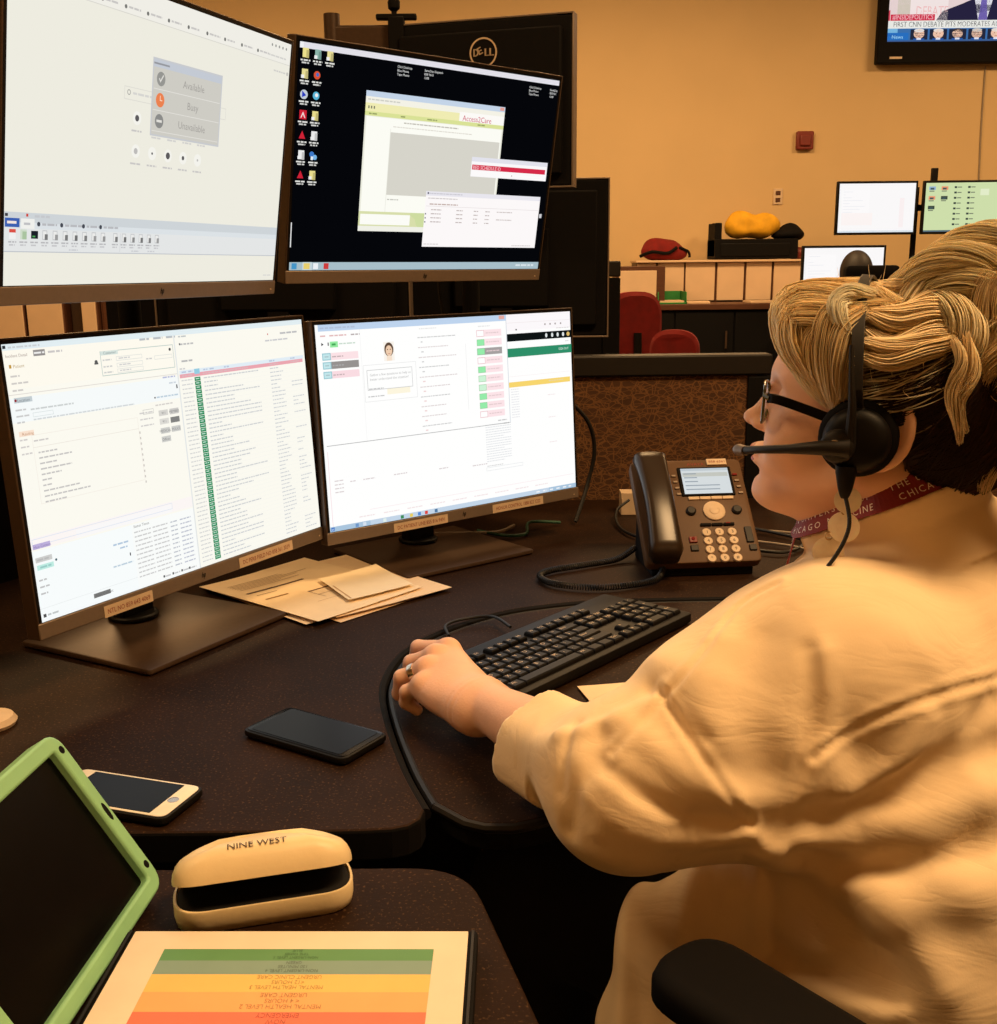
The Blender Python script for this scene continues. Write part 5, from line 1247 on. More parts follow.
def body_sdf(P):
    d=head_sdf(P)
    d=smin(d,neck_sdf(P),.028)
    sc=h2w(.01,.034,-.07); d=smin(d,sd_cap(P,h2w(-.02,.050,-.04),NB+Fb*.06+Lb*.01-Ub*.01,.012,.010),.02)
    t=smin(sd_ell((P-CH)@RB,(0,0,0),(.12,.15,.16)),sd_ell((P-PEL)@RB,(0.02,0,.02),(.14,.175,.13)),.12)
    t=smin(t,sd_cap(P,SL+A_([.02,.03,-.0]),SRt,.055),.06); t=smin(t,sd_cap(P,NB-Ub*.05,NB-Ub*.1,.07,.08),.06); d=smin(d,t,.05)
    d=smin(d,sd_cap(P,SL,EL,.056,.044),.03)
    d=smin(d,hand_sdf(P),.012)
    # right arm, reaching to the other end of the keyboard
    re=A_([.53,1.27,.775]); rw=A_([.47,1.43,.775])
    d=smin(d,sd_cap(P,SRt,re,.05,.04),.03); d=smin(d,sd_cap(P,re,rw,.038,.022),.02); 
    rk=A_([.42,1.49,.775]); d=smin(d,sd_ell(P,(rw+rk)/2,(.042,.036,.015)),.012)
    for j,o_ in enumerate((-.03,-.01,.01,.03)):
        s_=rk+A_([.5,.86,0])*o_; m_=s_+A_([-.035,.018,.002]); e_=m_+A_([-.022,.012,-.02])
        d=smin(d,smin(sd_cap(P,s_,m_,.0088,.008),sd_cap(P,m_,e_,.008,.0068),.003),.004)
    d=smin(d,sd_cap(P,rw+A_([-.02,-.025,-.004]),A_([.41,1.45,.76]),.012,.009),.008)
    # legs
    for s_ in (1,-1):
        hip=PEL+Lb*s_*.095+A_([0,0,-.02]); kn=hip+Fb*.43+A_([0,0,.0]); an=kn-Ub*.42-Fb*.03; an[2]=.09
        d=smin(d,sd_cap(P,hip,kn,.085,.058),.05); d=smin(d,sd_cap(P,kn,an,.055,.034),.03); d=smin(d,sd_cap(P,an-A_([0,0,.04]),an+Fb*.15-A_([0,0,.055]),.032,.024),.02)
    return d
wm=thing('person','blonde woman in a cream linen tunic, seated and leaning toward the screens','person',(.44,.93,0))
WO=A_([.44,.93,0.])
def wobj(name,V,F,m,col=None,parent=None):
    return np_obj(name,np.asarray(V)-WO,F,m,parent or wm,col)
if not globals().get('AUTHOR'): v,f=sdf_mesh(body_sdf,(-.17,.68,-.0),(.68,1.75,1.26),.0028)
if not globals().get('AUTHOR'): body=wobj('body',v,f,'skin')

# tunic -------------------------------------------------------
CU0=A_([.054,.948,.783])      # cuff centre
def ridge(d,P,pts,w,a): 
    r=polydist(P,pts,w*2.6); return d-a*np.exp(-(r/w)**2)
def tunic_core(P):
    q=(P-PEL)@RB
    d=sd_ell((P-PEL)@RB,(.00,.0,.06),(.175,.215,.19))
    d=smin(d,sd_ell((P-CH)@RB,(.005,0,-.02),(.155,.195,.19)),.10)
    d=smin(d,sd_cap(P,SL+A_([.035,.03,-.02]),SRt+A_([0,-.01,-.02]),.082,.080),.07)
    d=smin(d,sd_ell(P,C7+A_([.01,-.02,-.075]),(.11,.10,.085)),.06)
    d=smin(d,sd_cap(P,NB-Ub*.016+A_([.002,-.0,0]),NB-Ub*.10,.078,.105),.045)
    # left sleeve
    d=smin(d,sd_cap(P,SL+A_([.01,.01,-.01]),EL+A_([.008,-.0,.0]),.084,.060),.06)
    d=smin(d,sd_cap(P,EL,CU0,.054,.042),.035)
    d=smin(d,sd_cap(P,EL+A_([.01,0,-.004]),A_([.215,.855,.795]),.060,.064),.04)
    d=smin(d,sd_cap(P,CH+Fb*.06+Lb*.10+Ub*.02,SL+Fb*.05-Ub*.05,.075,.075),.06)
    # right sleeve
    re=A_([.53,1.27,.775]); d=smin(d,sd_cap(P,SRt,re,.082,.068),.05); d=smin(d,sd_cap(P,re,A_([.50,1.35,.775]),.064,.052),.03)
    # skirt of the tunic over the lap and left hip
    d=smin(d,sd_cap(P,PEL+Lb*.10+Fb*.05+Ub*.02,PEL+Lb*.08+Fb*.20+Ub*.0,.10,.08),.06)
    d=smin(d,sd_cap(P,PEL-Lb*.12+Fb*.05,PEL-Lb*.10+Fb*.28,.11,.09),.06)
    return d
# hanging tail of the tunic beside the left thigh
TAIL=[A_([.212,.905,.665]),A_([.160,.895,.62]),A_([.137,.88,.54]),A_([.145,.86,.45]),A_([.155,.85,.38])]
# fold lines: (points, width, height)
FOLDS=[
 ([(.10,.80,.80),(.055,.85,.85),(.02,.92,.83)],.010,.006),
 ([(.13,.79,.83),(.16,.80,.74),(.20,.82,.70)],.014,.010),
 ([(.05,.83,.80),(.03,.88,.84)],.008,.006),
 ([(.09,.80,.77),(.16,.79,.72),(.24,.78,.71)],.012,.009),
]
def fold_noise(P):
    x,y,z=P[:,0],P[:,1],P[:,2]
    wx=.035*np.sin(9*z+4*y+1)+.03*np.sin(14*x-7*z); wz=.035*np.sin(8*x+5*y)+.02*np.sin(17*y+6*z+2)
    # long diagonal drapery running from the armpit over the back and down
    a=np.sin((z+wz)*34+(x+wx)*20)*.5+.5; b=np.sin((z+wz)*21-(x+wx)*37+1.7)*.5+.5; c=np.sin((x+wx)*48+(y)*26+(z+wz)*9+.6)*.5+.5
    return a**3*.55+b**4*.5+c**5*.3
def sleeve_noise(P):
    ax=(EL-SL)/np.linalg.norm(EL-SL); bx=(CU0-EL)/np.linalg.norm(CU0-EL)
    t=(P-SL)@ax; s=(P-EL)@bx; r1=np.abs(np.linalg.norm(np.cross(P-SL,ax),axis=1)); 
    w1=np.exp(-(np.linalg.norm(P-EL,axis=1)/.10)**2)
    ang=np.arctan2((P-EL)@np.cross(bx,A_([0,0,1.])),(P-EL)[:,2])
    return w1*(.0055*(np.sin((P-EL)@(ax-bx*.6)*95+2.2*np.sin(ang*1.5)+(P[:,1])*9)*.5+.5)**2)
def tunic(P):
    d=tunic_core(P)
    upper=np.clip((P[:,2]-.90)/.07,0,1)
    amp=.0075*(1-upper*.75); 
    d=d-amp*fold_noise(P)+.003
    d=d-sleeve_noise(P)
    for pts,w,a in FOLDS_W: d=ridge(d,P,pts,w,a)
    # rolled cuff
    bx=(WR-EL)/np.linalg.norm(WR-EL); t=(P-CU0)@bx; rad=np.linalg.norm((P-CU0)-t[:,None]*bx,axis=1)
    ang=np.arctan2((P-CU0)@np.cross(bx,A_([0,0,1.])),(P-CU0)[:,2])
    wob=.003*np.sin(3*ang+1)+.002*np.sin(5*ang); cuff=np.maximum(rad-(.0445+wob),np.abs(t-.004+.006*np.sin(ang+.6))-.026)-.004
    cuff=smax(cuff,-(rad-.041),.006) if False else cuff
    d=smin(d,cuff,.010)
    d=smax(d,-np.maximum(rad-.0320,-(t-.012)),.008)      # sleeve opening
    # seams
    for pts in SEAMS: r=polydist(P,pts,.018); d=d+.0024*np.exp(-(r/.0030)**2)-.0012*np.exp(-((r-.007)/.004)**2)
    # tail
    tl=None
    for a,b in zip(TAIL[:-1],TAIL[1:]):
        e=sd_cap(P,a,b,.046,.052); tl=e if tl is None else smin(tl,e,.03)
    tl=tl-.009*(np.sin(P[:,0]*95-P[:,1]*40+P[:,2]*12)*.5+.5)**2+.004
    d=smin(d,tl,.018)
    d=smax(d,.38-P[:,2],.01)
    # neck opening and stand collar
    q=P-NB; nx=q@Fb; ny=q@Lb; nz=q[:,2]
    tilt=nz+nx*.50-.030
    ne=neck_sdf(P)
    col=np.maximum(np.abs(ne-.0085-np.clip(-tilt,0,.05)*.35)-.0036,np.abs(tilt+.010)-.038)
    d=smax(d,-np.maximum(ne-.005,-(tilt+.06)),.006); d=smax(d,np.where(nx*nx+ny*ny<.0225,tilt-.012,-1.),.01)
    d=smin(d,col,.008)
    return d
YOKE=[(.255,.80,.83),(.33,.80,.86),(.42,.83,.885),(.52,.90,.90),(.6,1.0,.90)]
SEAMS=[]; FOLDS_W=[]
SEAMS=[
[A_(p) for p in [(0.2464, 0.798, 0.8482), (0.2519, 0.7971, 0.8535), (0.2615, 0.8012, 0.8586), (0.2737, 0.8081, 0.8632), (0.2847, 0.8085, 0.8702), (0.2962, 0.8068, 0.8771), (0.3097, 0.8064, 0.8833), (0.3245, 0.8082, 0.8882), (0.34, 0.8125, 0.8916), (0.3551, 0.817, 0.8943), (0.3718, 0.8249, 0.8952), (0.3879, 0.8315, 0.8964), (0.4078, 0.8462, 0.8945), (0.4275, 0.8576, 0.8942), (0.4491, 0.8712, 0.8934), (0.468, 0.8819, 0.8932), (0.4806, 0.888, 0.8937)]],
[A_(p) for p in [(0.1344, 0.8553, 0.8832), (0.1374, 0.8474, 0.8785), (0.1417, 0.8375, 0.8713), (0.1468, 0.8272, 0.8631), (0.152, 0.8178, 0.8554), (0.1576, 0.8099, 0.8479), (0.164, 0.8036, 0.8396), (0.1705, 0.7988, 0.8311), (0.1765, 0.7946, 0.8233), (0.1825, 0.7919, 0.8153), (0.1896, 0.7944, 0.805), (0.1959, 0.7975, 0.7957), (0.1992, 0.7949, 0.7917)]],
[A_(p) for p in [(0.2357, 0.8931, 0.9636), (0.2302, 0.8943, 0.9601), (0.2223, 0.8964, 0.9552), (0.2132, 0.8976, 0.9492), (0.2038, 0.8947, 0.943), (0.1946, 0.888, 0.936), (0.1846, 0.8759, 0.9293), (0.175, 0.8654, 0.9214), (0.1654, 0.8573, 0.9129), (0.1555, 0.8498, 0.9043), (0.146, 0.8471, 0.8936), (0.1371, 0.8493, 0.881), (0.1272, 0.8437, 0.8722), (0.1167, 0.8369, 0.8641), (0.1057, 0.8293, 0.8565), (0.0966, 0.8268, 0.8482), (0.0904, 0.8266, 0.8416)]]]
FOLDS_W=[
([A_(p) for p in [(0.2449, 0.8246, 0.9283), (0.2456, 0.8159, 0.9134), (0.2461, 0.8081, 0.8927), (0.2447, 0.8037, 0.8723), (0.2405, 0.7996, 0.85), (0.2295, 0.7929, 0.8219), (0.2199, 0.7897, 0.7978)]],0.008,-0.006),
([A_(p) for p in [(0.2546, 0.8193, 0.9259), (0.2567, 0.8109, 0.909), (0.2587, 0.8042, 0.8858), (0.257, 0.8018, 0.8634), (0.2517, 0.7988, 0.8417), (0.2413, 0.7944, 0.8197), (0.2318, 0.7909, 0.8031)]],0.014,0.005),
([A_(p) for p in [(0.2186, 0.7898, 0.7925), (0.2444, 0.7937, 0.7996), (0.279, 0.8034, 0.8063), (0.3057, 0.8023, 0.8172), (0.3326, 0.8012, 0.8285), (0.3689, 0.8086, 0.8388), (0.4005, 0.8197, 0.8449)]],0.012,-0.009),
([A_(p) for p in [(0.226, 0.7938, 0.7754), (0.2544, 0.8019, 0.7721), (0.2892, 0.8041, 0.775), (0.3183, 0.7973, 0.7891), (0.3484, 0.7956, 0.8018), (0.3809, 0.7991, 0.8106), (0.4074, 0.8059, 0.815)]],0.014,0.008),
([A_(p) for p in [(0.2128, 0.7909, 0.7859), (0.2363, 0.7991, 0.7664), (0.2684, 0.8099, 0.745), (0.291, 0.7979, 0.7486), (0.3167, 0.7872, 0.758), (0.3554, 0.7819, 0.772), (0.3908, 0.785, 0.7811)]],0.012,-0.007),
([A_(p) for p in [(0.2195, 0.7978, 0.7643), (0.2466, 0.8261, 0.7271), (0.2695, 0.8082, 0.7168), (0.2977, 0.7871, 0.7242), (0.3292, 0.7735, 0.7337), (0.3621, 0.768, 0.7431), (0.3886, 0.7683, 0.7494)]],0.018,0.008),
([A_(p) for p in [(0.2069, 0.8792, 0.7044), (0.2094, 0.8649, 0.6876), (0.219, 0.8582, 0.6614), (0.235, 0.8487, 0.6456), (0.251, 0.8184, 0.6493), (0.2772, 0.7872, 0.6595), (0.3007, 0.769, 0.6656)]],0.012,-0.008),
([A_(p) for p in [(0.1891, 0.877, 0.6941), (0.1898, 0.8606, 0.6752), (0.1988, 0.8511, 0.6467), (0.2233, 0.8604, 0.6146), (0.245, 0.8225, 0.6223), (0.2805, 0.7796, 0.6417), (0.3133, 0.7569, 0.6518)]],0.012,0.007),
([A_(p) for p in [(0.257, 0.8215, 0.7133), (0.2682, 0.8086, 0.7108), (0.2822, 0.7937, 0.7032), (0.2947, 0.7786, 0.6843), (0.3038, 0.7667, 0.6672)]],0.024,-0.012),
([A_(p) for p in [(0.289, 0.7954, 0.7337), (0.3004, 0.7857, 0.7251), (0.3148, 0.7728, 0.7121), (0.3289, 0.7593, 0.6924), (0.34, 0.7492, 0.6751)]],0.022,0.008),
([A_(p) for p in [(0.199, 0.7927, 0.785), (0.1788, 0.7989, 0.7779), (0.152, 0.804, 0.7731), (0.1269, 0.8045, 0.7771), (0.1034, 0.8046, 0.7857), (0.0825, 0.809, 0.7988), (0.068, 0.818, 0.8081)]],0.01,0.006),
([A_(p) for p in [(0.1931, 0.7931, 0.7962), (0.1746, 0.797, 0.7948), (0.1507, 0.8004, 0.7962), (0.1301, 0.8025, 0.8038), (0.1112, 0.8066, 0.8135), (0.0933, 0.8145, 0.8254), (0.0805, 0.8243, 0.834)]],0.009,-0.006),
([A_(p) for p in [(0.1851, 0.7959, 0.8139), (0.1698, 0.8003, 0.821), (0.1508, 0.8067, 0.8304), (0.1349, 0.8143, 0.84), (0.1208, 0.8238, 0.8487), (0.1087, 0.8351, 0.8554), (0.1004, 0.8451, 0.8596)]],0.012,0.007),
([A_(p) for p in [(0.1635, 0.8152, 0.8565), (0.1526, 0.8236, 0.8637), (0.1402, 0.8371, 0.8714), (0.1322, 0.851, 0.8768), (0.1273, 0.8637, 0.8799)]],0.01,-0.004),
([A_(p) for p in [(0.0822, 0.8451, 0.8526), (0.079, 0.8348, 0.8438), (0.0741, 0.8253, 0.8309), (0.0669, 0.8216, 0.8171), (0.0602, 0.822, 0.8017), (0.0575, 0.8236, 0.7854), (0.0566, 0.828, 0.7715)]],0.008,-0.005),
([A_(p) for p in [(0.1035, 0.8275, 0.8471), (0.0968, 0.8188, 0.8338), (0.0892, 0.8112, 0.8158), (0.0835, 0.8085, 0.7972), (0.0798, 0.8104, 0.7809)]],0.009,0.005),
([A_(p) for p in [(0.0632, 0.868, 0.8499), (0.059, 0.8581, 0.8439), (0.0543, 0.848, 0.8337), (0.0508, 0.8386, 0.8187), (0.0486, 0.8345, 0.8043)]],0.006,-0.004),
([A_(p) for p in [(0.041, 0.9455, 0.8233), (0.0359, 0.9259, 0.8199), (0.0305, 0.909, 0.8104), (0.0273, 0.8981, 0.7921), (0.0265, 0.9308, 0.7555)]],0.007,0.003),
([A_(p) for p in [(0.0505, 0.8685, 0.838), (0.0684, 0.8536, 0.8494), (0.0908, 0.8489, 0.858), (0.1101, 0.8504, 0.8654), (0.1241, 0.8509, 0.8719)]],0.009,0.005),
([A_(p) for p in [(0.183, 0.864, 0.9234), (0.1742, 0.8512, 0.9091), (0.1665, 0.8369, 0.8903), (0.1677, 0.8226, 0.872), (0.1711, 0.8132, 0.8573)]],0.016,0.005),
([A_(p) for p in [(0.2115, 0.845, 0.9298), (0.2045, 0.8324, 0.9126), (0.1993, 0.8196, 0.8885), (0.2028, 0.8062, 0.8612), (0.2081, 0.7974, 0.8387)]],0.02,-0.007),
([A_(p) for p in [(0.3076, 0.8472, 0.9621), (0.2931, 0.8222, 0.9401), (0.2814, 0.8062, 0.9098), (0.2766, 0.8012, 0.8827), (0.2748, 0.8008, 0.8618)]],0.03,-0.006),
([A_(p) for p in [(0.3389, 0.8065, 0.8755), (0.3298, 0.8023, 0.8579), (0.316, 0.8006, 0.8359), (0.2927, 0.8035, 0.8191), (0.27, 0.801, 0.8103)]],0.012,0.006),
([A_(p) for p in [(0.3989, 0.8359, 0.8795), (0.3801, 0.8196, 0.8629), (0.3576, 0.8066, 0.8411), (0.3308, 0.8008, 0.8238), (0.3103, 0.8018, 0.8094)]],0.012,-0.005),
([A_(p) for p in [(0.125, 0.8929, 0.665), (0.1191, 0.8753, 0.655), (0.1146, 0.8629, 0.6345), (0.1152, 0.8534, 0.608), (0.1167, 0.8445, 0.5876)]],0.008,-0.006),
([A_(p) for p in [(0.1467, 0.8883, 0.6777), (0.1404, 0.8729, 0.6694), (0.1341, 0.8594, 0.6566), (0.1306, 0.8524, 0.644), (0.1287, 0.8492, 0.634)]],0.007,0.005),
([A_(p) for p in [(0.0997, 0.8915, 0.6073), (0.0988, 0.8765, 0.5946), (0.1007, 0.8595, 0.584), (0.1032, 0.848, 0.575)]],0.008,0.005)]
v,f=sdf_mesh(tunic,(-.06,.60,.34),(.72,1.52,1.10),.0032,1); print('tunic',len(v)); tun=wobj('tunic',v,f,'shirt'); tun['label']='cream linen tunic with rolled cuff and stand collar'
def trouser(P):
    d=sd_ell((P-PEL)@RB,(0.0,0,-.04),(.15,.19,.12))
    for s_ in (1,-1):
        hip=PEL+Lb*s_*.095+A_([0,0,-.02]); kn=hip+Fb*.43; an=kn-Ub*.40-Fb*.03
        d=smin(d,sd_cap(P,hip,kn,.098,.070),.05); d=smin(d,sd_cap(P,kn,an,.068,.055),.03)
    return d
v,f=sdf_mesh(trouser,(-.25,.6,.03),(.75,1.6,.72),.008,1); wobj('trousers',v,f,'trouser')
def shoes(P):
    d=None
    for s_ in (1,-1):
        hip=PEL+Lb*s_*.095+A_([0,0,-.02]); kn=hip+Fb*.43; an=kn-Ub*.42-Fb*.03; an[2]=.06
        e=smin(sd_cap(P,an-Fb*.02-Ub*.005,an+Fb*.06,.042,.040),sd_cap(P,an+Fb*.06-Ub*.02,an+Fb*.16-Ub*.028,.038,.030),.03); d=e if d is None else np.minimum(d,e)
    return np.maximum(d,-(P[:,2]-.003))
v,f=sdf_mesh(shoes,(-.35,.6,-.01),(.6,1.6,.2),.007,1); wobj('shoes',v,f,'black')
# ring
tq=(K['r']+FING['r'][1])/2; ax=(FING['r'][1]-K['r']); ax/=np.linalg.norm(ax)
def axmat(n,hint=(0,0,1)):
    n=Vector(n).normalized(); h=Vector(hint); x=h.cross(n).normalized(); y=n.cross(x); return Matrix(((x.x,y.x,n.x),(x.y,y.y,n.y),(x.z,y.z,n.z)))
g=MB(); prof=[(.0094,-.0032),(.0106,-.0034),(.0110,0),(.0106,.0034),(.0094,.0032)]
g.lathe(prof,Vector(tq-WO),28,axis=axmat(ax)); o=g.build('ring','gold',wm,smooth=True,angle=60); o['label']='pale metal ring on the left hand'
# eyes
for s in (1,-1):
    c=h2w(.0755,.031*s,.019); g=MB(); g.lathe([(.0001,-.0115),(.006,-.0098),(.0098,-.006),(.0115,0),(.0098,.006),(.006,.0098),(.0001,.0115)],Vector(c-WO),20,axis=axmat(hf)); g.build('eyeball','eye',wm,smooth=True)
    c=h2w(.0870,.031*s,.019); g=MB(); g.lathe([(.0052,-.001),(.0045,.0008),(.0001,.0012)],Vector(c-WO),16,axis=axmat(hf)); g.build('iris','iris',wm,smooth=True)
# lips tint
def lips(P):
    q=faceq((P-HO)@HR); s=q.copy(); 
    return np.maximum(np.minimum(sd_ell(s,(.1018,.0,-.046),(.0098,.0205,.0050)),sd_ell(s,(.0989,.0,-.0605),(.0103,.0175,.0060))),-1)
v,f=sdf_mesh(lips,h2w(.1,0,-.045)-.035,h2w(.1,0,-.045)+.035,.0012); wobj('lips',v,f,'lip')
# earrings
el=h2w(.010,.088,-.030)
e=thing('earring','dangling earring of three cream shell discs below the headset ear cushion','earring',tuple(el))
view=Vector((.34,.94,-.05)).normalized()
for i,(dx,dz,r) in enumerate(((.000,-.022,.0115),(.002,-.046,.0135),(-.004,-.071,.0135))):
    c=Vector(hf)*(dx if i<2 else .014)+Vector((0,0,dz))
    nrm=-view+Vector(((.1,-.15,.12)[i],0,(.1,-.05,.05)[i])); am=axmat(nrm)
    g=MB(); g.lathe([(r*.9,-.0006),(r,-.0003),(r,.0003),(r*.9,.0006)],c,28,axis=am); g.build('shell_disc','earring',e,smooth=True,angle=30)
    g=MB(); q=c+Vector((0,0,r+.001)); g.tube([q+Vector((0,0,.0035*math.cos(t_)))+Vector((.003*math.sin(t_),0,0)) for t_ in np.linspace(0,2*PI,13)],.0006,6); g.build('jump_ring','brass',e,smooth=True)
g=MB(); g.tube([Vector((0,0,.004)),Vector((0,0,-.008))],.0007,6); g.build('hook','brass',e)

# headset ------------------------------------------------------
EC=h2w(.009,.088,.002)     # ear cup centre
hsx=thing('headset','black single-ear call headset with boom microphone worn over the blonde hair','headset',tuple(EC))
def L(*p): return Vector(h2w(*p)-EC)
am=axmat(A_(hl),hint=tuple(hu))
g=MB(); g.lathe([(.026,-.016),(.031,-.013),(.0335,-.006),(.0325,.001),(.028,.004)],(0,0,0),36,axis=am); g.build('ear_cushion','matte',hsx,smooth=True,angle=70)
g=MB(); g.lathe([(.027,.002),(.028,.008),(.024,.014),(.018,.017),(.001,.018)],L(.009,.088,.002),36,axis=am); g.build('ear_shell','black',hsx,smooth=True,angle=50)
g=MB(); g.lathe([(.014,.012),(.0145,.020),(.012,.0235),(.001,.0245)],L(.022,.088,-.004),26,axis=am); g.build('boom_pivot','darkgrey',hsx,smooth=True,angle=50)
g=MB(); g.lathe([(.0055,.024),(.005,.0262),(.001,.0265)],L(.024,.088,-.003),16,axis=am); g.build('pivot_badge','silver',hsx,smooth=True)
P_=[L(.012,.110,-.004),L(.035,.112,-.007),L(.062,.105,-.014),L(.088,.088,-.022),L(.106,.062,-.030)]
g=MB(); g.tube(P_,[.0085,.0062,.0040,.0035,.0040],12,smooth=8); g.build('boom','darkgrey',hsx,smooth=True)
g=MB(); g.tube([L(.104,.066,-.0295),L(.112,.054,-.032),L(.116,.047,-.033)],[.0045,.0056,.0035],12,smooth=4); g.build('microphone','pewter',hsx,smooth=True)
# headband: arc over the head
band=[]; 
for i in range(25):
    a=PI*(i/24)*.93+.06; y=.106*math.cos(a); z=.020+.113*math.sin(a)**.9; band.append(L(.012+.022*math.sin(a),y if i else .096,z))
def strap(pts,w,t,dirv):
    g=MB(); vs=[];n=len(pts)
    for i,p in enumerate(pts):
        tg=(pts[min(i+1,n-1)]-pts[max(i-1,0)]).normalized(); wv=Vector(dirv)-tg*Vector(dirv).dot(tg); wv.normalize(); nv=tg.cross(wv)
        ww=w[i] if hasattr(w,'__len__') else w
        vs+=[p-wv*ww-nv*t,p+wv*ww-nv*t,p+wv*ww+nv*t,p-wv*ww+nv*t]
    fs=[(0,1,2,3)]+[tuple(4*(n-1)+k for k in (3,2,1,0))]
    for i in range(n-1):
        for k in range(4): fs.append((4*i+k,4*i+(k+1)%4,4*i+4+(k+1)%4,4*i+4+k))
    g.add(vs,fs); return g
strap(band,.0050,.0014,hf).build('headband','darkgrey',hsx,bevel=.0006)
slid=[L(.013,.106,.0),L(.016,.111,.03),L(.021,.111,.055),L(.026,.107,.08)]
g=MB(); g.tube(slid,[.0052,.0035,.0024,.0020],10,smooth=8); g.build('slider_arm','darkgrey',hsx,smooth=True)
rp_=[L(.010,-.092,.035),L(.010,-.092,.050)]
g=MB(); g.tube(rp_,.012,12); g.build('temple_pad','matte',hsx,smooth=True)
g=MB(); q0=L(.012,.100,-.026); g.tube([q0+Vector((0,0,.006)),q0,q0-Vector((0,0,.014)),q0-Vector((0,0,.022))],[.009,.0088,.006,.003],12,smooth=4); g.build('cable_boot','black',hsx,smooth=True)
g=MB(); g.tube([q0-Vector((0,0,.018)),q0+Vector((.002,-.01,-.045)),q0+Vector((-.012,-.012,-.075)),q0+Vector((-.032,.01,-.11)),q0+Vector((-.055,.05,-.15)),q0+Vector((-.06,.10,-.20))],.0018,8,smooth=8); g.build('cable','cable',hsx,smooth=True)

# glasses ------------------------------------------------------
GO=h2w(.098,0,.016)
gl=thing('eyeglasses','eyeglasses with olive rims and thick black temples','eyeglasses',tuple(GO))
def Lg(*p): return Vector(h2w(*p)-GO)
for s in (1,-1):
    c=(.101,.033*s,.012); ring=[]; 
    for i in range(33):
        a=2*PI*i/32; sx=.0255*math.copysign(abs(math.cos(a))**.75,math.cos(a)); sz=.0185*math.copysign(abs(math.sin(a))**.75,math.sin(a)); ring.append((c[0]-abs(sx*s+ .0)*0-max(0,sx)*.18*1-.0-.12*sz*-.6, c[1]+s*sx, c[2]+sz))
    g=MB(); g.tube([Lg(*p) for p in ring],.0014,8,cap=False); g.build('rim','tort',gl,smooth=True)
    g=MB(); g.add([Lg(*p) for p in ring[:-1]]+[Lg(*p)+Vector(hf)*.0012 for p in ring[:-1]],[tuple(range(32)),tuple(range(32,64))[::-1]]+[(k,(k+1)%32,32+(k+1)%32,32+k) for k in range(32)]); g.build('lens','lens',gl)
    tp=[Lg(.093,.0605*s,.020),Lg(.08,.068*s,.0205),Lg(.045,.075*s,.015),Lg(.012,.080*s,.008),Lg(-.008,.082*s,.004)]
    strap(catmull(tp,5),[.0042]*21,.0011,hu).build('temple','gloss',gl,bevel=.0005)
    g=MB(); g.tube([Lg(.097,.057*s,.021),Lg(.091,.0615*s,.020)],.0028,8); g.build('hinge','tort',gl,smooth=True)
g=MB(); g.tube([Lg(.103,.009,.014),Lg(.107,.0,.018),Lg(.103,-.009,.014)],.0014,8,smooth=5); g.build('bridge','tort',gl,smooth=True)

# lanyard ------------------------------------------------------
def neckpt(ang,h=0.,r=.0):   # ring around the neck base; ang 0 = front
    R0=.06
    for _ in range(12):
        nx=R0*math.cos(ang); ny=R0*math.sin(ang); p=NB+Fb*nx+Lb*ny+Ub*(.071+h-nx*.50); R0-=float(body_sdf(p[None])[0])-.0028
    return p
lp=[]
for i in range(41):
    a=math.radians(-150+300*(i/40)) ; a=math.radians(35+ (290)*(i/40)); lp.append(neckpt(a,.0,-.006))
pre=[NB+Fb*.150+Lb*.012-Ub*.085,NB+Fb*.125+Lb*.030-Ub*.05]; post=[NB+Fb*.125-Lb*.030-Ub*.05,NB+Fb*.150-Lb*.012-Ub*.085]
lp=[Vector(p-WO) for p in pre]+[Vector(p-WO) for p in lp]+[Vector(p-WO) for p in post]
lp=catmull(lp,4)
n=len(lp); g=MB(); vs=[]; HWD=.0125
cen=Vector(NB-WO)
frames=[]
for i,p in enumerate(lp):
    tg=(lp[min(i+1,n-1)]-lp[max(i-1,0)]).normalized(); out=(p-cen); out.z=0; out.normalize(); out=out*.93+Vector((0,0,.36)); out=(out-tg*out.dot(tg)).normalized(); wv=out.cross(tg).normalized()
    if wv.z<0: wv=-wv
    frames.append((p,tg,out,wv)); vs+=[p-wv*HWD-out*.0005,p+wv*HWD-out*.0005,p+wv*HWD+out*.0007,p-wv*HWD+out*.0007]
fs=[(0,1,2,3)]+[tuple(4*(n-1)+k for k in (3,2,1,0))]
for i in range(n-1):
    for k in range(4): fs.append((4*i+k,4*i+(k+1)%4,4*i+4+(k+1)%4,4*i+4+k))
g.add(vs,fs)
cum=[0]
for i in range(1,n): cum.append(cum[-1]+(lp[i]-lp[i-1]).length)
def along(s):
    s=min(max(s,0),cum[-1]-1e-6); i=0
    while cum[i+1]<s: i+=1
    t_=(s-cum[i])/(cum[i+1]-cum[i]); return [frames[i][k].lerp(frames[i+1][k],t_) for k in range(4)]
g.m=1
for row,(txt,sz) in enumerate((('THE UNIVERSITY OF',.0088),('CHICAGO MEDICINE',.0088))):
    for rep in range(6):
        s=.012+rep*.125+(row*.004)
        for ch in txt:
            if ch==' ': s+=.0045; continue
            vs_,fs_=text_geo(ch); mx=max(v[0] for v in vs_)
            if s+mx*sz>cum[-1]: break
            p,tg,out,wv=along(s+mx*sz/2); 
            g.add([p+tg*((vx-mx/2)*sz)+wv*(vy*sz+(.0018 if row==0 else -.0088))+out*.0011 for vx,vy in vs_],fs_); s+=mx*sz+.0019
g.build('lanyard',['maroon','earring'],wm).__setitem__('label','maroon lanyard with pale printed lettering')

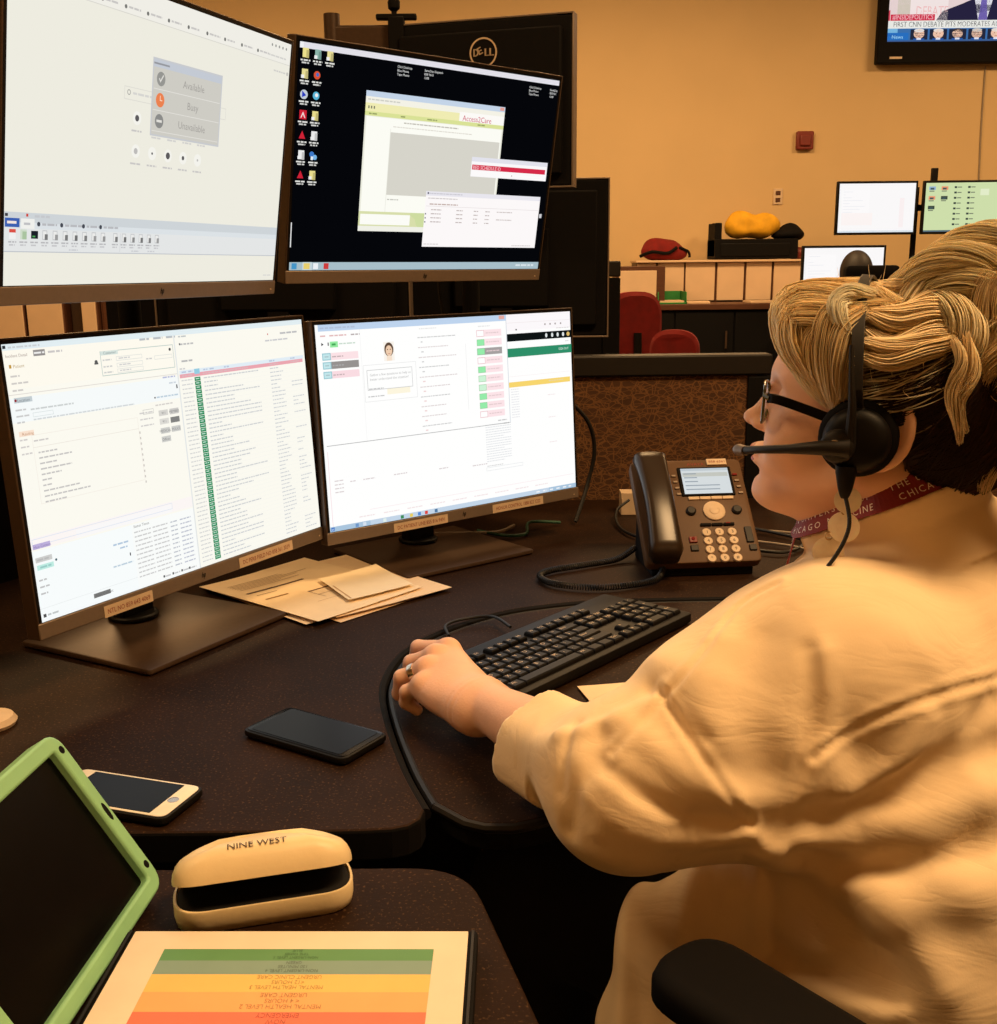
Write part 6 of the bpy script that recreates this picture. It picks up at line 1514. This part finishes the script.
# hair ---------------------------------------------------------
BUN=A_((-.054,.008,.108)); BR=.054
def hair_cap(q):   # head-local
    x,y,z=q[:,0],q[:,1],q[:,2]; s=q.copy(); s[:,1]=np.abs(y)
    d=sd_ell(s,(-.012,0,.044),(.106,.086,.076))
    d=smin(d,sd_ell(s,(-.060,0,.015),(.062,.070,.066)),.03)
    d=smin(d,sd_ell(s,(.042,.0,.070),(.055,.062,.036)),.03)
    ya=s[:,1]
    # hairline: keep behind this line in the x-z plane
    hl=np.interp(z,[-.075,-.05,-.03,-.005,.012,.035,.06,.085,.11,.16],[-.066,-.036,-.030,-.026,.012,.034,.050,.068,.090,.13])
    hl=hl+np.where(z<.03,0,np.clip(.055-ya,0,.055)*.35)
    d=smax(d,x-hl,.010); d=smax(d,-.075-z,.012)
    return d
def hair_all(q):
    d=hair_cap(q); d=smin(d,sd_ell(q,BUN,(BR*.78,BR*.80,BR*.72)),.02)
    return d
def cap_sdf(P): return hair_all((P-HO)@HR)
def hcol(q,rg):
    # natural two-tone hair: dark underlayer behind the ear and at the nape, blonde crown, fringe and bun
    x,y,z=q[:,0],q[:,1],q[:,2]
    db=np.linalg.norm(q-BUN,axis=1)
    t=(z-.062)/.03+(x-.012)/.022*np.where(x>0.0,1,0)
    t=np.where(x<.008,(z-.085+.35*np.minimum(x+.04,0)*-.6)/.035,np.maximum(t,(x-.012)/.01))
    t=np.maximum(t,1-(db-BR)/.012)
    t=np.clip(t+rg.normal(0,.28,len(q)),0,1)[:,None]
    dark=A_(lin((40,24,12)));blo=A_(lin((244,212,160)));pale=A_(lin((254,240,206)))
    mixp=rg.random((len(q),1)); b=blo*(1-mixp*.6)+pale*mixp*.6; b=b*(.72+.28*rg.random((len(q),1)))
    return dark*(1-t)+b*t
rg=np.random.default_rng(5)
v,f=sdf_mesh(cap_sdf,HO-.24,HO+.26,.0032); q=(v-HO)@HR
wv=hcol(q,np.random.default_rng(1))
# smooth-ish colour for the cap, a shade of the same two tones
hr=thing('placeholder','x','x') ; bpy.data.objects.remove(hr)
hair_o=wobj('hair',v,f,'hair',col=np.clip(wv*.75,0,1)); hair_o['label']='blonde hair over a dark underlayer, pinned up in a loose bun'
def grad(fn,p,e=.001): return np.stack([fn(p+np.eye(3)[k]*e)-fn(p-np.eye(3)[k]*e) for k in range(3)],1)/(2*e)
def grow(seeds,flow,steps,ds,lift,fn,rg,jit=.15,proj=True):
    P=[seeds.copy()]; p=seeds.copy(); n=len(p); off=lift if hasattr(lift,'__len__') else np.full(n,lift)
    bias=rg.normal(0,jit,(n,3))
    for i in range(steps):
        t=i/steps; d=flow(p,t)+bias; gr=grad(fn,p); gr/=np.linalg.norm(gr,axis=1,keepdims=True)+1e-9
        if proj: d=d-gr*(d*gr).sum(1,keepdims=True)
        d/=np.linalg.norm(d,axis=1,keepdims=True)+1e-9
        p=p+d*(ds if np.isscalar(ds) else ds[:,None])
        if proj:
            dist=fn(p)-off*(.35+.65*np.sin(min(1,t*1.4)*PI/2)); p=p-gr*dist[:,None]
        P.append(p.copy())
    return np.stack(P,1)    # n,steps+1,3
def strands_mesh(S,rad,cols,name,parent,tip=.35):
    # S: n,k,3 local; three-sided tapered tubes
    n,k,_=S.shape; T=np.gradient(S,axis=1); T/=np.linalg.norm(T,axis=2,keepdims=True)+1e-9
    up=np.tile(A_([.31,.5,.81]),(n,k,1)); a=np.cross(T,up); a/=np.linalg.norm(a,axis=2,keepdims=True)+1e-9; b=np.cross(T,a)
    tt=np.linspace(0,1,k); prof=(np.minimum(1,.5+tt*4)*np.minimum(1,(1-tt)*3+tip))[None,:,None]; r=rad[:,None,None]*prof
    V=np.stack([S+(a*math.cos(w)+b*math.sin(w))*r for w in (0,2*PI/3,4*PI/3)],2)   # n,k,3,3
    V=V.reshape(-1,3); idx=np.arange(n*k*3).reshape(n,k,3); F=[]
    for j in range(3): F.append(np.stack([idx[:,:-1,j],idx[:,:-1,(j+1)%3],idx[:,1:,(j+1)%3],idx[:,1:,j]],-1).reshape(-1,4))
    C=np.repeat(cols,k*3,axis=0); W=HO+V@HR.T
    o=wobj(name,W,np.concatenate(F),'hair',col=C,parent=parent); return o
vq=q; capd=hair_cap(vq); on=np.abs(capd)<.006
cand=vq[on]
def pick(mask,n): 
    c=cand[mask(cand)]; return c[rg.integers(0,len(c),n)]+rg.normal(0,.001,(n,3))
allS=[];allR=[];allC=[];allN=[]
def addS(S,r,C,nm=None): allS.append(S); allR.append(r); allC.append(C); allN.append(nm)
# A: rear sweep, from the hairline up and back into the bun
NA=5200; sd=pick(lambda c:(c[:,0]<.024)&(c[:,2]>-.060),NA)
def flowA(p,t): d=BUN+A_([-.004,0,-.03])-p; d=d/(np.linalg.norm(d,axis=1,keepdims=True)+1e-6); return d+A_([-.35,0,-.05])*(1-t)
addS(grow(sd,flowA,12,.0075,.003*rg.random(NA)+.0008,hair_cap,rg,.09),.0005*(.6+rg.random(NA)),hcol(sd,rg),'swept_back_strands')
BLO=A_(lin((254,218,158))); PAL=A_(lin((255,242,208))); HON=A_(lin((206,146,80)))
def bundle(par,n,rad,k=18,twist=1.,spread=(1,1),wav=.0,shade=None):
    P=catmull([Vector(p) for p in par],6); P=A_([tuple(v) for v in P]); L_=np.concatenate([[0],np.cumsum(np.linalg.norm(np.diff(P,axis=0),axis=1))]); 
    t0=rg.uniform(0,.10,n); t1=rg.uniform(.80,1.,n); tt=t0[:,None]+(t1-t0)[:,None]*np.linspace(0,1,k)[None]
    C=np.stack([np.interp(tt*L_[-1],L_,P[:,i]) for i in range(3)],-1)
    T=np.gradient(P,axis=0); T/=np.linalg.norm(T,axis=1,keepdims=True)+1e-9; up=A_([.13,.97,.2]); a=np.cross(T,up); a/=np.linalg.norm(a,axis=1,keepdims=True)+1e-9; b=np.cross(T,a)
    A2=np.stack([np.interp(tt*L_[-1],L_,a[:,i]) for i in range(3)],-1); B2=np.stack([np.interp(tt*L_[-1],L_,b[:,i]) for i in range(3)],-1)
    r=rad*np.sqrt(rg.random(n))*1.15; th=rg.uniform(0,2*PI,n); ang=th[:,None]+twist*tt*3
    env=.45+.75*np.sin(PI*np.clip(tt*.95+.05,0,1))
    ox=r[:,None]*np.cos(ang)*env*spread[0]; oy=r[:,None]*np.sin(ang)*env*spread[1]+wav*np.sin(tt*9+th[:,None]*.5)
    S=C+A2*ox[...,None]+B2*oy[...,None]+rg.normal(0,.0006,(n,1,3))
    m_=rg.random((n,1)); c=(shade if shade is not None else BLO); c=c*(1-.35*m_)+PAL*.35*m_; c=c*(.72+.32*rg.random((n,1)))
    return S,c
def addbun(pars,n,rad,nm,**k):
    SS=[];CC=[]
    for p in pars:
        S,c=bundle(p,n,rad,**k); SS.append(S); CC.append(c)
    S=np.concatenate(SS); addS(S,.00055*(.6+.8*rg.random(len(S))),np.concatenate(CC),nm)
# B: fringe, puffed forward over the hairline and swept back to the temple
pars=[]
for y0 in np.linspace(-.012,.062,9):
    j=rg.normal(0,.003,6); e=(y0+.012)/.074
    pars.append([(-.005,.012+y0*.5,.113),(.040,.012+y0*.8,.117-.018*e),(.084-.012*e,.016+y0*.75,.108-.014*e+j[0]),(.097-.016*e,.028+y0*.55,.096-.008*e),(.083-.012*e+j[1],.050+y0*.3,.068),(.060-.006*e,.068,.046+j[2]),(.040-.006*e,.078,.026+j[3])])
for y0 in np.linspace(-.012,.055,6):
    pars.append([(-.005,-.012-y0*.5,.113),(.040,-.012-y0*.8,.117),(.084,-.016-y0*.7,.106),(.094,-.030-y0*.5,.092),(.080,-.055-y0*.2,.062),(.055,-.074,.035)])
addbun(pars,330,.0105,'fringe_strands',twist=.4,spread=(1,1.25))
# temple lock in front of the headset
addbun([[(.034,.060,.116),(.052,.074,.100),(.050,.080,.070),(.040,.081,.042),(.030,.082,.018)],[(.024,.066,.110),(.038,.080,.090),(.036,.085,.060),(.028,.085,.030)],[(.05,.062,.105),(.062,.073,.078),(.054,.076,.052),(.040,.079,.034)]],300,.0075,'temple_lock',twist=.5)
# bright curl by the headband
addbun([[(.020,.050,.121),(.040,.062,.119),(.047,.074,.108),(.040,.082,.096),(.030,.086,.086)]],300,.0065,'crown_curl',twist=.6,shade=PAL)
# C: streaks crossing above the dark layer toward the bun
pars=[]
for i in range(9):
    z=.072+.0070*i; yy=.084-.0045*i-.02*max(0,i-5)*.35
    pars.append([(.022,yy+.004,z+.004*math.sin(i*2)),(-.004,yy+.007,z-.004+.006*math.sin(i*1.7)),(-.030,yy-.002,z+.010),(-.050,yy-.020,z+.022-.003*i),(-.056,.035,.118)])
addbun(pars,170,.0062,'crown_streaks',twist=.5,wav=.0015)
# D: the bun: broad soft coils
pars=[]
for i in range(26):
    ax=rg.normal(0,1,3)*.55+A_([.15,1.2,.35]) ; ax/=np.linalg.norm(ax); u_=np.cross(ax,A_([.3,.1,1.])); u_/=np.linalg.norm(u_); w_=np.cross(ax,u_)
    R_=BR*rg.uniform(.72,1.08); lat=rg.uniform(-.65,.75); a0=rg.uniform(0,2*PI); sp=rg.uniform(2.2,4.2); c=BUN+rg.normal(0,.006,3)+ax*lat*BR*.8
    rr=R_*math.sqrt(max(.15,1-lat*lat*.7))
    pars.append([tuple(c+(u_*math.cos(a0+sp*t)+w_*math.sin(a0+sp*t))*rr*(1+.10*math.sin(5*t+i))) for t in np.linspace(0,1,9)])
addbun(pars,260,.0125,'bun_strands',k=22,twist=1.2,shade=A_(lin((255,234,184))))
# E: loose wavy locks falling behind the head from the bun
pars=[]
for i in range(12):
    x0=-.070-.0062*i+rg.normal(0,.003); y0=.052-.008*(i%6)+rg.normal(0,.006); L_=rg.uniform(.10,.19) if i>3 else .09; w=rg.uniform(.008,.016); ph=rg.uniform(0,6)
    pars.append([(x0-.012*t+w*math.sin(5.2*t+ph),y0+.02*t+.008*math.cos(4*t+ph),.150-L_*t*1.1) for t in np.linspace(0,1,8)])
addbun(pars,230,.0095,'loose_locks',twist=1.4)
# one lock dropping in front of the dark layer
addbun([[(-.048,.078,.094),(-.058,.086,.078),(-.056,.087,.052),(-.066,.085,.028),(-.070,.083,.010)],[(-.056,.074,.100),(-.068,.082,.070),(-.062,.084,.045),(-.074,.080,.020)]],130,.0042,'stray_lock',twist=1.,shade=BLO)
tt=np.linspace(0,1,14)[None,:]
# F: flyaways
m=260; cc=vq[(vq[:,2]>.05)]; sd=cc[rg.integers(0,len(cc),m)]; gr=grad(hair_all,sd); dr=gr*.5+rg.normal(0,.6,(m,3)); dr/=np.linalg.norm(dr,axis=1,keepdims=True)
S=sd[:,None]+dr[:,None]*(tt[...,None]*rg.uniform(.012,.035,(m,1,1)))+np.cross(dr,gr)[:,None]*(np.sin(tt*3)[...,None]*.008)
addS(S,np.full(m,.00022),A_(lin((250,214,150)))*np.ones((m,1)),'flyaway_strands')
for nm,S,r,C in zip(allN,allS,allR,allC):
    strands_mesh(S,r,C,nm,hair_o)
# chair of the woman, facing the screens
rzc=math.atan2(.78,-.62)-PI/2
office_chair('black office chair under the seated woman, padded armrest showing below her tunic',(.457,.829,0),rzc,'matte',.44,.40,.72,name='office_chair',arms=True)
# ------------------------------------------------------------ light
SC.view_settings.view_transform='Standard'; SC.view_settings.look='None'; SC.view_settings.gamma=1; SC.view_settings.exposure=0
SC.view_settings.use_curve_mapping=False
w=bpy.data.worlds.new('world'); SC.world=w; w.use_nodes=True; w.node_tree.nodes['Background'].inputs[0].default_value=(1,.6,.3,1); w.node_tree.nodes['Background'].inputs[1].default_value=.0
def area(name,loc,sx,sy,p,col=(1,.62,.29),tgt=None):
    l=bpy.data.lights.new(name,'AREA'); l.shape='RECTANGLE'; l.size=sx; l.size_y=sy; l.energy=p; l.color=col
    o=bpy.data.objects.new(name,l); COL.objects.link(o); o.location=loc
    if tgt: o.rotation_euler=(Vector(tgt)-Vector(loc)).to_track_quat('-Z','Y').to_euler()
    return o
area('ceiling_lamp',(1.5,.5,3.6),1.2,.6,120)
area('ceiling_lamp',(-2.2,1.0,3.6),1.2,.6,42)
area('ceiling_lamp',(.4,3.6,3.6),1.2,.6,40)
area('ceiling_lamp',(-2.2,5.8,3.6),1.2,.6,108)
area('ceiling_lamp',(.8,6.2,3.6),1.2,.6,98)
area('ceiling_lamp',(4.0,6.0,3.6),1.2,.6,104)

# pieces of parts go one level deeper
def nest(root,par,kids):
    ch=[c for c in root.children]; P=[c for c in ch if c.name.split('.')[0]==par]
    if not P: return
    for c in ch:
        if c.name.split('.')[0] in kids: c.parent=P[0]
for r in [o for o in SC.objects if o.parent is None and o.type=='EMPTY']:
    n=r.name.split('.')[0]
    if n=='computer_monitor': nest(r,'chin',('logo','power_light','paper_label')); nest(r,'housing',('metal_rim','mount_plate')); nest(r,'stand_neck',('tilt_mount',))
    elif n=='desk_phone': nest(r,'navigation_ring',('ok_button',)); nest(r,'paper_label',('label_print',)); nest(r,'handset',('cradle',)); nest(r,'screen_surround',('screen',)); nest(r,'housing',('wedge_stand','logo'))
    elif n=='headset': nest(r,'boom',('microphone',)); nest(r,'boom_pivot',('pivot_badge',)); nest(r,'ear_shell',('ear_cushion','cable_boot')); nest(r,'headband',('slider_arm','temple_pad'))
    elif n=='eyeglass_case': nest(r,'lid',('lid_lining','brand_print')); nest(r,'tray',('tray_lining','inner_flap'))
    elif n=='tablet': nest(r,'case_frame',('port_hole',)); nest(r,'case_back',('kick_stand',))
    elif n=='television': nest(r,'housing',('logo','power_light'))
    elif n=='smartphone': nest(r,'face_glass',('display','home_button','earpiece'))
    elif n=='document_binder': nest(r,'cover',('sleeve_edge',))
